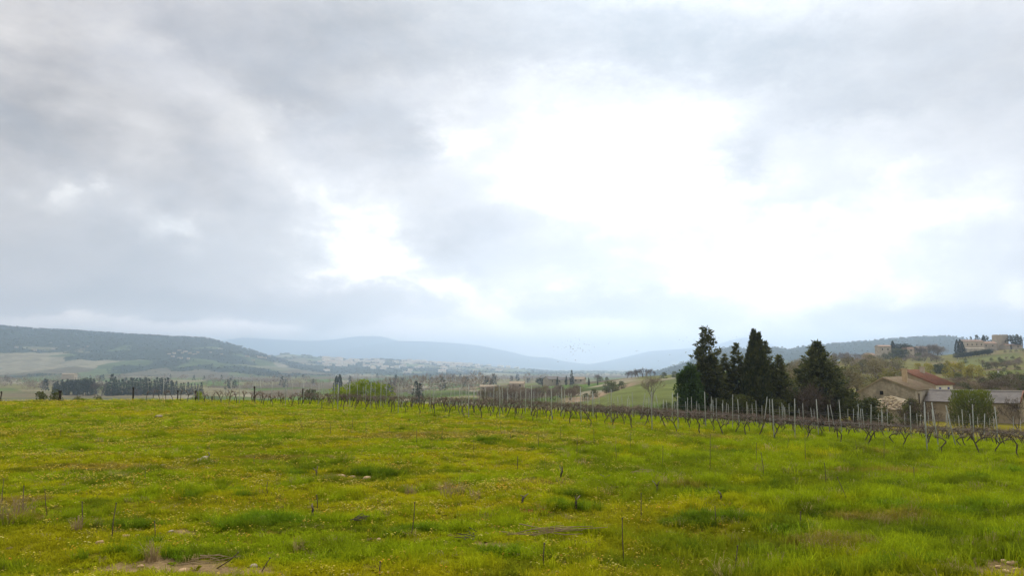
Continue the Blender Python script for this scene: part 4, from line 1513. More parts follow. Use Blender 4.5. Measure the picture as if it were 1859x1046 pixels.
def village():
    T = M_FARWALL
    far_house('tower_house', 1608, 643, 600, 9.6, 8, 6.0, 1.1, -0.05, M_PLASTERPALE, M_FARTILE, 'tall cream house with flat hipped roof on the village hill', 'house', None, 2)
    far_house('village_house', 1583, 653, 590, 7.5, 7, 3.4, 1.6, 0.25, T, M_FARTILE, 'low tan house at the lower end of the village', 'house', None, 2)
    far_house('village_house', 1650, 640, 610, 8.5, 7, 2.6, 1.6, -0.2, T, M_FARTILE, 'tan house half hidden by trees on the hill', 'house', None, 2)
    far_house('village_house', 1676, 638, 640, 9, 7, 2.6, 1.3, 0.1, T, M_FARTILE, 'small tan house among leafless trees on the hill')
    far_house('manor', 1770, 634, 640, 17, 10, 6.2, 1.8, 0.02, T, M_FARTILE, 'long tan manor with tiled roof below the castle tower', 'house', None, 4)
    far_house('village_house', 1797, 634, 642, 12, 9, 4.6, 2.0, -0.1, T, M_FARTILE, 'lower tan house between the manor and the square tower', 'house', None, 2)
    far_house('village_house', 1772, 637, 628, 15, 4, 1.7, 0.4, 0.0, M_PLASTERPALE, M_PLASTERPALE, 'low pale terrace wall building below the manor', 'house')
    far_house('village_house', 1842, 633, 636, 14, 8, 2.4, 1.5, 0.05, T, M_FARTILE, 'low tan house beside the square tower at the picture edge', 'house', None, 2)
    # square tower
    z = P(1817, 636, 650)[2]
    x, y, _ = on_ground(1817, 650)
    o = empty('castle_tower', (x, y, z), 0.12)
    top = P(1817, 609, 650)[2] - z
    g = G()
    g.box((0, 0, top / 2 - 3), (8.6, 8.6, top + 6))
    g.build('wall', T, o)
    for i in range(4):
        for s in (-1, 1):
            for ax in (0, 1):
                c = G()
                q = -3.3 + i * 2.2
                c.box((q, s * 4.2, top + 0.22) if ax == 0 else (s * 4.2, q * 0.62, top + 0.22), (1.1, 0.4, 0.6) if ax == 0 else (0.4, 0.8, 0.6))
                c.build('merlon', T, o)
    c = G()
    c.box((1.0, -4.31, top * 0.55), (0.8, 0.03, 1.6))
    c.build('window', M_DARK, o)
    tag(o, 'square stone castle tower on the village skyline', 'tower')
    # farms on the plain
    far_house('valley_house', 886, 711, 500, 10.5, 7, 3.0, 1.1, 0.05, M_PLASTERPALE, M_OLDTILE, 'beige house beyond the vine rows by the brown wood', 'house', None, 3)
    far_house('valley_house', 938, 706, 470, 9, 7, 3.0, 1.4, -0.1, T, M_OLDTILE, 'pale house showing through the leafless wood', 'house', None, 2)
    far_house('valley_house', 1008, 697, 600, 12, 9, 3.4, 2.2, 0.5, M_FARWALL, M_GREYROOF, 'grey-roofed house left of the tall conifer on the middle ground', 'house', None, 2)
    far_house('valley_house', 1026, 697, 598, 14, 8, 3.0, 1.8, -0.1, M_PLASTERPALE, M_GREYROOF, 'long grey-roofed farm right before the tall conifer', 'house', None, 3)
    far_house('valley_house', 1050, 695, 600, 9, 7, 2.6, 1.8, -0.3, T, M_OLDTILE, 'tan gabled house right of the tall conifer', 'house', None, 2)
    far_house('valley_house', 757, 714, None, 6, 4, 2.4, 1.4, 0.6, M_PLASTERPALE, M_OLDTILE, 'small pale hut beside a dark conifer past the vines', 'hut', scale_at=380)
    far_house('valley_house', 156, 715, None, 4, 3, 1.6, 0.9, 0.0, M_WHITE, M_OLDTILE, 'tiny white hut before the dark conifer row', 'hut', scale_at=780)
    far_house('valley_house', 122, 684, 1500, 26, 12, 4.5, 2, 0.0, M_FARWALL, M_OLDTILE, 'pale farm behind the dark conifer row', 'house')


village()


def far_town():
    """houses of the sunlit town on the slope and hamlets of the long ridge"""
    rng = np.random.default_rng(90)
    kinds, kinds2 = [], []
    for v in range(5):
        L, w, e, r = rng.uniform(12, 20), rng.uniform(9, 12), rng.uniform(6, 10), rng.uniform(2.0, 3.2)
        g = G()
        sec = [(0, -8), (0, e), (w / 2, e + r), (w, e), (w, -8)]
        g.face([(0, a, b) for a, b in sec])
        g.face([(L, a, b) for a, b in reversed(sec)])
        for i in range(4):
            (a0, b0), (a1, b1) = sec[i], sec[i + 1]
            g.face([(0, a1, b1), (0, a0, b0), (L, a0, b0), (L, a1, b1)], 1 if i in (1, 2) else 0)
        kinds.append(g.mesh('far_house', [M_TOWN, M_TOWNROOF]))
        kinds2.append(g.mesh('far_house', [M_FARWALL, M_FARTILE]))

    def on_hill(H, px, py):
        """first point of a hill seen at this pixel"""
        X, Y, Z, W = H
        t = (px - 929.5) / F
        c = int(np.argmin(np.abs(X[10] / Y[10] - t)))
        best = None
        for i in range(1, X.shape[0]):
            yy = to_px(X[i, c], Y[i, c], Z[i, c])[1]
            if yy <= py:
                return X[i, c], Y[i, c], Z[i, c]
        i = int(np.argmax(W[:, 0] >= 1))
        return X[i, c], Y[i, c], Z[i, c]

    clusters = [
        (H_TOWN, 600, 655, 14, 4.5, 46, 'tiny pale house in the hilltop town, {} from the left', 'houses of the far hilltop town'),
        (H_TOWN, 640, 659, 26, 4, 44, 'tiny pale house in the lower town street, {} from the left', 'houses of the lower far town'),
        (H_TOWN, 770, 657, 28, 3, 46, 'tiny pale house on the sunlit far slope, {} from the left', 'houses of the sunlit far slope'),
        (H_TOWN, 840, 662, 30, 3, 46, 'tiny pale house at the low end of the far town, {} from the left', 'houses at the low end of the far town'),
        (H_TOWN, 740, 668, 110, 5, 26, 'tiny pale farm scattered below the far town, {} from the left', 'scattered farms below the far town'),
        (H_LEFT, 345, 646, 28, 4, 14, 'tiny pale farm on the long ridge, {} from the left', 'farms on the long ridge'),
        (H_LEFT, 50, 632, 36, 3, 7, 'tiny pale farm high on the near end of the ridge, {} from the left', 'farms high on the ridge'),
        (H_LEFT, 460, 650, 18, 2.5, 7, 'tiny pale farm where the ridge runs out, {} from the left', 'farms at the end of the ridge'),
    ]
    for H, px, py, sx, sy, n, lab, grp in clusters:
        os_ = []
        for i in range(n):
            x, y, z = on_hill(H, px + rng.normal() * sx, py + rng.normal() * sy)
            o = link('far_house', (kinds if H is H_TOWN else kinds2)[int(rng.integers(5))])
            o.location = (x + rng.normal() * 6, y + rng.normal() * 10, z + 2)
            o.rotation_euler = (0, 0, rng.uniform(-0.6, 0.6))
            s = rng.uniform(0.85, 1.5) * (0.95 if H is H_TOWN else 0.42)
            o.scale = (s * rng.uniform(1.2, 2.2), s, s * rng.uniform(0.7, 1.0))
            os_.append(o)
        label_from_left(os_, lab, 'house', grp)


far_town()

# ------------------------------------------------------------------ the vineyard
M_VINE = mat_noise('vine_wood', (0.062, 0.048, 0.038), (0.115, 0.09, 0.07), 14.0, bumps=0.5, rand=0.25)
M_CANE = mat_noise('vine_cane', (0.14, 0.10, 0.082), (0.25, 0.19, 0.155), 9.0, rand=0.25)
M_POST = mat_noise('grey_post', (0.44, 0.46, 0.42), (0.34, 0.355, 0.325), 5.0, (0.27, 0.30, 0.23), 1.2, rough=0.7, rand=0.15)
M_WIRE = mat_noise('wire_steel', (0.25, 0.24, 0.23), (0.18, 0.17, 0.16), 3.0, rough=0.5)
M_BLACKPOST = mat_noise('black_wood', (0.028, 0.025, 0.022), (0.05, 0.044, 0.038), 8.0, bumps=0.4)
M_ROD = mat_noise('rusty_rod', (0.085, 0.062, 0.045), (0.13, 0.095, 0.065), 12.0)

ROW_GAP = 2.7
N_ROWS = 19
POST_GAP = 5.5


def row_point(i, w):
    """row i counted from the meadow, w metres along it (0 = by the post seen at column 1000)"""
    p = ROW_P + ROW_N * (i * ROW_GAP) + ROW_U * w
    return float(p[0]), float(p[1])


def vine_kinds(n=11):
    rng = np.random.default_rng(101)
    K = []
    for k in range(n):
        lean = rng.uniform(-0.26, 0.26)
        hh = rng.uniform(0.48, 0.62)
        b = rng.uniform(-0.10, 0.10)
        head = np.array([lean, rng.uniform(-0.05, 0.05), hh])
        tr = G()
        mid = np.array([lean * 0.35 + b, rng.uniform(-0.03, 0.03), hh * 0.5])
        tr.tube([(0, 0, -0.08), (b * 0.3, 0, 0.08), mid, head * 0.9 + np.array([0, 0, 0.0]), head], [0.038, 0.029, 0.024, 0.027, 0.029], 6)
        arms, canes = [], G()
        tips = []
        for s in (-1, 1):
            if rng.random() < 0.2:
                continue
            ln = rng.uniform(0.24, 0.50)
            rise = rng.uniform(0.10, 0.34)
            path = [head - (0, 0, 0.02), head + (s * ln * 0.3, rng.uniform(-0.03, 0.03), rise * 0.62), head + (s * ln * 0.65, rng.uniform(-0.04, 0.04), rise), head + (s * ln, rng.uniform(-0.04, 0.04), rise * rng.uniform(0.75, 1.1))]
            a = G()
            a.tube(path, [0.023, 0.019, 0.015, 0.011], 5)
            arms.append(a.mesh('arm', [M_VINE]))
            for q in np.linspace(0.3, 1.0, 5):
                seg = min(int(q * 3), 2)
                f = q * 3 - seg
                tips.append(path[seg] * (1 - f) + path[seg + 1] * f)
        if not arms:
            tips.append(head)
        for t in tips:
            for _ in range(3):
                d = np.array([rng.normal() * 0.55, rng.normal() * 0.35, rng.uniform(0.35, 1.0)])
                d /= np.linalg.norm(d)
                ln = rng.uniform(0.08, 0.26)
                m = t + d * ln * 0.5 + rng.normal(size=3) * 0.02
                canes.tube([t, m, t + d * ln + rng.normal(size=3) * 0.03], [0.009, 0.008, 0.006], 3)
        if rng.random() < 0.5:
            t = head + np.array([0, 0, 0.1])
            canes.tube([t, t + (0.15, 0.02, 0.3), t + (0.42, 0.05, 0.42), t + (0.6, 0.1, 0.3)], [0.009, 0.008, 0.007, 0.005], 3)
        one = G()
        one.v, one.f, one.m, one.sm = list(tr.v), list(tr.f), [0] * len(tr.f), list(tr.sm)
        K.append({'trunk': tr.mesh('trunk', [M_VINE]), 'arms': arms, 'canes': canes.mesh('canes', [M_CANE]), 'tr': tr, 'cn': canes})
    return K


def in_frame(x, y, m=90):
    if y < 8:
        return False
    px = to_px(x, y, gz(x, y))[0]
    return -m < px < 1859 + m


def vineyard():
    rng = np.random.default_rng(55)
    K = vine_kinds()
    rz_row = math.atan2(ROW_U[1], ROW_U[0])
    spots = []
    for i in range(N_ROWS):
        w0 = rng.uniform(0, 1)
        left = 40 + rng.uniform(-1, 2) - i * 0.2
        w = -75.0 + w0
        while w < left:
            x, y = row_point(i, w)
            w += rng.uniform(1.0, 1.25)
            if in_frame(x, y) and rng.random() > 0.05:
                spots.append((i, w, x, y))
    # the ones that show largest become vines of their own, the rest one mass
    spots.sort(key=lambda q: q[3] + 0.9 * q[0])
    own, rest = spots[:300], spots[300:]
    rows = {}
    for (i, w, x, y) in own:
        k = K[int(rng.integers(len(K)))]
        o = empty('grapevine', (x, y, gz(x, y)), rz_row + rng.normal() * 0.12 + (math.pi if rng.random() < 0.5 else 0))
        s = rng.uniform(0.82, 1.02)
        o.scale = (s, s, s * rng.uniform(0.95, 1.1))
        link('trunk', k['trunk'], o)
        for a in k['arms']:
            link('arm', a, o)
        c = link('canes', k['canes'], o)
        c['kind'] = 'stuff'
        rows.setdefault(i, []).append(o)
    for i, os_ in rows.items():
        label_from_left(os_, 'bare pruned grapevine, {} from the right in vine row ' + _CARD[i + 1] + ' from the meadow', 'grapevine', 'bare grapevines in rows', right=True)
    # the mass of vines behind
    V, Fq, mi = [], [], []
    pre = []
    for k in K:
        g = G()
        for src, m in ((k['tr'], 0), (k['cn'], 1)):
            b = len(g.v)
            g.v += src.v
            g.f += [tuple(b + q for q in f) for f in src.f]
            g.m += [m] * len(src.f)
        for a in k['arms']:
            b = len(g.v)
            g.v += [tuple(v.co) for v in a.vertices]
            g.f += [tuple(b + q for q in p.vertices) for p in a.polygons]
            g.m += [0] * len(a.polygons)
        # merge into triangles-and-quads list once
        pre.append((np.array(g.v), g.f, g.m))
    for (i, w, x, y) in rest:
        vv, ff, mm = pre[int(rng.integers(len(pre)))]
        a = rz_row + rng.normal() * 0.12 + (math.pi if rng.random() < 0.5 else 0)
        ca, sa = math.cos(a), math.sin(a)
        s = rng.uniform(0.82, 1.02)
        q = vv * s
        b = sum(len(t) for t in V)
        V.append(np.stack([x + q[:, 0] * ca - q[:, 1] * sa, y + q[:, 0] * sa + q[:, 1] * ca, gz(x, y) + q[:, 2]], 1))
        Fq += [tuple(b + t for t in f) for f in ff]
        mi += mm
    me = bpy.data.meshes.new('distant_vines')
    me.from_pydata(np.concatenate(V).tolist(), [], Fq)
    me.materials.append(M_VINE)
    me.materials.append(M_CANE)
    me.polygons.foreach_set('material_index', mi)
    me.update()
    tag(link('distant_vines', me), 'mass of bare vines in the rows farther down the slope', None, None, 'stuff')
    # posts
    pm = []
    for k in range(3):
        g = G()
        g.tube([(0, 0, -0.3), (0, 0, 0.9), (0, 0, 1.74)], [0.021, 0.020, 0.019], 7)
        pm.append(g.mesh('post', [M_POST]))
    # front posts stand where the photograph shows them
    posts, seen = {}, []
    for i in range(N_ROWS):
        off = 0.0
        if i:                                  # stagger the rows so that posts do not hide one another
            best = -1.0
            for o_ in np.arange(0, POST_GAP, 0.35):
                q = [row_point(i, w_) for w_ in np.arange(-82.5 + o_, 41, POST_GAP)]
                c = [to_px(a, b, -1.0)[0] for a, b in q if in_frame(a, b, 90)]
                m_ = np.mean([min(12.0, min(abs(e - k) for k in seen)) for e in c]) if c else 0
                if m_ > best:
                    best, off = m_, float(o_)
        w = -82.5 + off
        while w < 41:
            x, y = row_point(i, w)
            w += POST_GAP
            if not in_frame(x, y, 90):
                continue
            z = gz(x, y)
            o = link('trellis_post', pm[int(rng.integers(3))])
            o.location = (x, y, z)
            big = rng.random() < 0.28
            ta = rng.normal() * (0.09 if big else 0.025)
            o.rotation_euler = (rng.normal() * 0.02, ta, rng.uniform(-0.3, 0.3))
            s = rng.uniform(0.97, 1.08)
            o.scale = (s, s, rng.uniform(1.0, 1.12))
            posts.setdefault(i, []).append(o)
            seen.append(to_px(x, y, -1.0)[0])
    for i, os_ in posts.items():
        label_from_left(os_, 'grey trellis post, {} from the right in post row ' + _CARD[i + 1] + ' from the meadow', 'post', 'grey trellis posts', right=True)
    # trellis wires
    for i in range(0, 6):
        for hgt in (0.80, 1.25)[:2 if i < 2 else 1]:
            pts, n = [], 0
            for w in np.arange(-34 - i * 1.5, 40.1, POST_GAP / 2):
                x, y = row_point(i, w)
                pts.append((x, y, gz(x, y) + hgt - 0.02 * (n % 2)))
                n += 1
            g = G()
            g.tube(pts, [0.0035] * len(pts), 3)
            o = g.build('trellis_wire', M_WIRE)
            tag(o, ('lower' if hgt < 1 else 'upper') + ' steel wire strung along vine row ' + _CARD[i + 1] + ' from the meadow', 'wire', 'trellis wires')
    # dark stump posts along the crest
    bl = []
    for px, top, base, wd in ((1, 711, 724, 0.12), (108, 709, 727, 0.26), (241, 703, 723, 0.17), (322, 709, 723, 0.12), (355, 709, 722, 0.11), (461, 702, 722, 0.13), (550, 705, 722, 0.16)):
        d = 60.0
        h = hit_ground(px, base + 1.5, 75)
        if h:
            d = h[1]
        x, y, z = on_ground(px, d)
        hh = P(px, top, d)[2] - z
        o = empty('dark_stake', (x, y, z), rng.uniform(-0.5, 0.5))
        g = G()
        g.tube([(0, 0, -0.2), (rng.normal() * 0.02, 0, hh * 0.5), (rng.normal() * 0.03, 0, hh - 0.16)], [wd * 0.40, wd * 0.38, wd * 0.36], 7)
        g.build('shaft', M_BLACKPOST, o)
        g = G()
        g.tube([(0, 0, hh - 0.17), (0, 0, hh - 0.02), (0, 0, hh)], [wd * 0.5, wd * 0.52, wd * 0.40], 8)
        g.build('cap', M_BLACKPOST, o)
        bl.append(o)
    label_from_left(bl, 'short dark capped stake on the meadow crest, {} from the left', 'stake', 'dark stakes on the crest')


_CARD = ('', 'one', 'two', 'three', 'four', 'five', 'six', 'seven', 'eight', 'nine', 'ten', 'eleven', 'twelve', 'thirteen', 'fourteen', 'fifteen', 'sixteen', 'seventeen', 'eighteen', 'nineteen',
         'twenty', 'twenty-one', 'twenty-two', 'twenty-three', 'twenty-four', 'twenty-five')
vineyard()

# ------------------------------------------------------------------ the meadow: turf, tufts, flowers
M_GRASS, _nt, _b = new_mat('meadow_grass')
_at = _nt.nodes.new('ShaderNodeAttribute')
_at.attribute_type = 'INSTANCER'
_at.attribute_name = 'tint'
_tc = objco(_nt)
_z = n_separate(_nt, _tc)[2]
_rnd = orand(_nt).ramp(0, 1, 0.78, 1.22, smooth=False)
_col = n_mix(_nt, 1.0, S(_nt, _at.outputs['Color']), n_combine(_nt, _rnd, _rnd, _rnd), 'MULTIPLY')
_nt.links.new(_col.s, _b.inputs['Base Color'])
_b.inputs['Roughness'].default_value = 0.6
_b.inputs['Specular IOR Level'].default_value = 0.0
_t = _nt.nodes.new('ShaderNodeBsdfTranslucent')
_nt.links.new(_col.s, _t.inputs['Color'])
_mx = _nt.nodes.new('ShaderNodeMixShader')
_mx.inputs[0].default_value = 0.42
_nt.links.new(_b.outputs[0], _mx.inputs[1])
_nt.links.new(_t.outputs[0], _mx.inputs[2])
_nt.links.new(_mx.outputs[0], _nt.nodes['Material Output'].inputs['Surface'])

M_PETAL = mat_leaf('flower_petal', (0.62, 0.46, 0.03), (0.72, 0.60, 0.10), 0.35, 0.2, 3.0)
M_PETALPALE = mat_leaf('flower_petal_pale', (0.66, 0.56, 0.10), (0.72, 0.64, 0.22), 0.35, 0.2, 3.0)
M_PETALORANGE = mat_leaf('flower_petal_orange', (0.72, 0.33, 0.02), (0.75, 0.42, 0.04), 0.35, 0.15, 3.0)
M_STALK = mat_leaf('flower_stalk', (0.10, 0.13, 0.02), (0.14, 0.16, 0.03), 0.3, 0.1)


def blade_clump(name, rng, n, r, h, wd, bend, mat=None):
    """a tuft of curved blades"""
    V, Fc = [], []
    for i in range(n):
        a, q = rng.uniform(0, 6.283), r * math.sqrt(rng.random())
        b = np.array([q * math.cos(a), q * math.sin(a), -0.02])
        th = rng.uniform(0, 6.283)
        d = np.array([math.cos(th), math.sin(th), 0])
        side = np.array([-d[1], d[0], 0]) * wd * rng.uniform(0.6, 1.2)
        hh = h * rng.uniform(0.45, 1.1)
        bd = bend * hh * rng.uniform(0.3, 1.4)
        k = len(V)
        m1 = b + d * bd * 0.25 + np.array([0, 0, hh * 0.55])
        m2 = b + d * bd * 0.65 + np.array([0, 0, hh * 0.88])
        tip = b + d * bd * 1.1 + np.array([0, 0, hh * (1.0 - 0.25 * min(bend, 1))])
        V += [b - side, b + side, m1 + side * 0.85, m1 - side * 0.85, m2 + side * 0.5, m2 - side * 0.5, tip]
        Fc += [(k, k + 1, k + 2, k + 3), (k + 3, k + 2, k + 4, k + 5), (k + 5, k + 4, k + 6)]
    me = bpy.data.meshes.new(name)
    me.from_pydata([tuple(v) for v in V], [], Fc)
    me.materials.append(mat or M_GRASS)
    me.polygons.foreach_set('use_smooth', [True] * len(me.polygons))
    me.update()
    return bpy.data.objects.new(name, me)


def leafy_clump(name, rng, n, r, h):
    """low broad-leaved weed"""
    V, Fc = [], []
    for i in range(n):
        a = rng.uniform(0, 6.283)
        d = np.array([math.cos(a), math.sin(a), 0])
        s = np.array([-d[1], d[0], 0])
        ln, w = r * rng.uniform(0.5, 1.1), r * rng.uniform(0.18, 0.32)
        z = h * rng.uniform(0.3, 1.0)
        b = np.array([rng.normal() * r * 0.25, rng.normal() * r * 0.25, 0.0])
        k = len(V)
        V += [b, b + d * ln * 0.5 + s * w + (0, 0, z), b + d * ln + (0, 0, z * 0.7), b + d * ln * 0.5 - s * w + (0, 0, z)]
        Fc += [(k, k + 1, k + 2, k + 3)]
    me = bpy.data.meshes.new(name)
    me.from_pydata([tuple(v) for v in V], [], Fc)
    me.materials.append(M_GRASS)
    me.update()
    return bpy.data.objects.new(name, me)


def flower_clump(name, rng, n, r, h, size, petal):
    g = G()
    for i in range(n):
        a, q = rng.uniform(0, 6.283), r * math.sqrt(rng.random())
        b = np.array([q * math.cos(a), q * math.sin(a), 0])
        hh = h * rng.uniform(0.6, 1.15)
        t = b + np.array([rng.normal() * 0.02, rng.normal() * 0.02, hh])
        s = np.array([0.002, 0, 0])
        g.face([b - s, b + s, t + s, t - s], 1)
        # a shallow cup of five petals facing up and a little aside
        tilt = np.array([rng.normal() * 0.3, rng.normal() * 0.3, 1.0])
        tilt /= np.linalg.norm(tilt)
        u = np.cross(tilt, [1, 0, 0.2]); u /= np.linalg.norm(u)
        w = np.cross(tilt, u)
        sz = size * rng.uniform(0.7, 1.25)
        for p in range(5):
            th0, th1, th2 = (p + 0.05) * 1.2566, (p + 0.5) * 1.2566, (p + 0.95) * 1.2566
            e = lambda th, rr, up: t + (u * math.cos(th) + w * math.sin(th)) * rr + tilt * up
            g.face([t, e(th0, sz * 0.75, sz * 0.35), e(th1, sz, sz * 0.5), e(th2, sz * 0.75, sz * 0.35)], 0)
    me = g.mesh(name, [petal, M_STALK])
    return bpy.data.objects.new(name, me)


def scatter(name, protos, pts, rot, scale, idx, tint, label):
    """points carrying attributes; a node group sets one of the prototypes on each"""
    me = bpy.data.meshes.new(name)
    n = len(pts)
    me.vertices.add(n)
    me.vertices.foreach_set('co', np.asarray(pts, np.float32).ravel())
    for nm, ty, data, key in (('rot', 'FLOAT_VECTOR', rot, 'vector'), ('size', 'FLOAT_VECTOR', scale, 'vector'), ('which', 'INT', idx, 'value'), ('tint', 'FLOAT_COLOR', tint, 'color')):
        a = me.attributes.new(nm, ty, 'POINT')
        dt = np.asarray(data, np.int32 if ty == 'INT' else np.float32)
        a.data.foreach_set(key, dt.ravel())
    me.update()
    o = link(name, me)
    coll = bpy.data.collections.new(name + '_kinds')
    for p in protos:
        coll.objects.link(p)
    ng = bpy.data.node_groups.new(name + '_scatter', 'GeometryNodeTree')
    ng.interface.new_socket('Geometry', in_out='INPUT', socket_type='NodeSocketGeometry')
    ng.interface.new_socket('Geometry', in_out='OUTPUT', socket_type='NodeSocketGeometry')
    N, Lk = ng.nodes, ng.links
    gi, go = N.new('NodeGroupInput'), N.new('NodeGroupOutput')
    ci = N.new('GeometryNodeCollectionInfo')
    ci.inputs['Collection'].default_value = coll
    ci.inputs['Separate Children'].default_value = True
    ci.inputs['Reset Children'].default_value = True
    ip = N.new('GeometryNodeInstanceOnPoints')
    ip.inputs['Pick Instance'].default_value = True

    def attr(nm, ty):
        a = N.new('GeometryNodeInputNamedAttribute')
        a.data_type = ty
        a.inputs['Name'].default_value = nm
        return a.outputs['Attribute']

    mp = N.new('GeometryNodeMeshToPoints')
    Lk.new(gi.outputs[0], mp.inputs['Mesh'])
    Lk.new(mp.outputs[0], ip.inputs['Points'])
    Lk.new(ci.outputs[0], ip.inputs['Instance'])
    Lk.new(attr('which', 'INT'), ip.inputs['Instance Index'])
    er = N.new('FunctionNodeEulerToRotation')
    Lk.new(attr('rot', 'FLOAT_VECTOR'), er.inputs[0])
    Lk.new(er.outputs[0], ip.inputs['Rotation'])
    Lk.new(attr('size', 'FLOAT_VECTOR'), ip.inputs['Scale'])
    Lk.new(ip.outputs[0], go.inputs[0])
    md = o.modifiers.new('scatter', 'NODES')
    md.node_group = ng
    tag(o, label, None, None, 'stuff')
    return o


def sample_meadow(rng, d0, d1, dens, ref, power, margin=190):
    """points over the part of the meadow in view, thinning with distance"""
    xs, ys = [], []
    edges = np.geomspace(d0, d1, 40)
    t0, t1 = (-margin - 929.5) / F, (1859 + margin - 929.5) / F
    for a, b in zip(edges[:-1], edges[1:]):
        m = (a + b) / 2
        dn = dens * min(1.0, (ref / m) ** power)
        n = int(dn * (t1 - t0) * m * (b - a))
        y = rng.uniform(a, b, n)
        xs.append(rng.uniform(t0, t1, n) * y)
        ys.append(y)
    return np.concatenate(xs), np.concatenate(ys)


# lush dark tufts and dry brown patches at their places in the photograph: (px, py, half width, half depth, amount)
LUSH = [(455, 800, 1.6, 0.7), (560, 860, 1.4, 0.4), (670, 866, 1.0, 0.4), (400, 905, 0.7, 0.3), (490, 955, 0.8, 0.35), (230, 960, 0.6, 0.2), (240, 995, 0.8, 0.2), (290, 1010, 0.9, 0.25), (360, 1022, 0.7, 0.2),
        (740, 972, 0.8, 0.3), (890, 808, 0.8, 0.5), (1000, 820, 0.6, 0.5), (1320, 830, 1.2, 0.5), (1395, 892, 0.45, 0.35), (1260, 905, 0.7, 0.4), (1245, 950, 0.6, 0.3), (1355, 955, 0.9, 0.3), (1530, 945, 0.9, 0.4),
        (1660, 890, 0.9, 0.5), (1720, 940, 1.3, 0.35), (1575, 818, 0.5, 0.7), (1840, 865, 0.8, 0.7), (1490, 980, 0.8, 0.3), (1740, 985, 1.0, 0.25), (1050, 925, 0.6, 0.2), (1630, 1030, 0.8, 0.3), (1850, 985, 0.5, 0.3),
        (1030, 905, 0.3, 0.2), (940, 1008, 0.4, 0.2), (1780, 880, 0.5, 0.4), (1440, 1010, 0.6, 0.3), (1200, 1000, 0.5, 0.25)]
DRY = [(760, 795, 2.2, 1.2), (900, 790, 2.0, 0.8), (980, 880, 1.0, 0.3), (1610, 868, 1.6, 0.35), (1610, 955, 0.8, 0.3), (1520, 1005, 1.0, 0.35), (20, 920, 0.5, 0.5), (810, 890, 0.5, 0.25), (1240, 890, 0.8, 0.3),
       (640, 880, 0.8, 0.3), (1280, 800, 1.8, 0.8), (210, 850, 2.0, 0.6), (520, 835, 1.6, 0.4), (1590, 830, 0.8, 0.5), (40, 940, 0.6, 0.3)]
FLOWERS = [(150, 830, 2.6, 0.8, 1.0), (300, 810, 2.5, 0.8, 0.7), (560, 800, 2.5, 1.0, 0.6), (700, 860, 1.6, 0.8, 0.7), (960, 890, 1.6, 0.5, 1.0), (900, 800, 4.0, 1.5, 0.8), (1280, 800, 3.0, 1.2, 0.9),
           (1330, 850, 2.5, 0.8, 0.9), (400, 880, 2.5, 1.0, 0.7), (330, 780, 5.0, 3.0, 0.7), (750, 930, 1.5, 0.6, 0.7), (1200, 960, 1.5, 0.6, 0.4), (600, 780, 6.0, 3.0, 0.6), (100, 790, 4, 2, 0.7), (1050, 850, 2.0, 0.8, 0.6)]


def patches(x, y, lst, soft=0.45):
    m = np.zeros(len(x))
    wob = (fbm(x * 1.1, y * 1.5, 71, 4, 0.65) - 0.5) * 3.4 + (vnoise(x * 6, y * 6, 72) - 0.5) * 0.8
    for e in lst:
        h = hit_ground(e[0], e[1])
        if h is None:
            continue
        q = ((x - h[0]) / e[2]) ** 2 + ((y - h[1]) / e[3]) ** 2 + wob
        m = np.maximum(m, sstep(1.0 + soft, 1.0 - soft, q) * (e[4] if len(e) > 4 else 1.0))
    return m


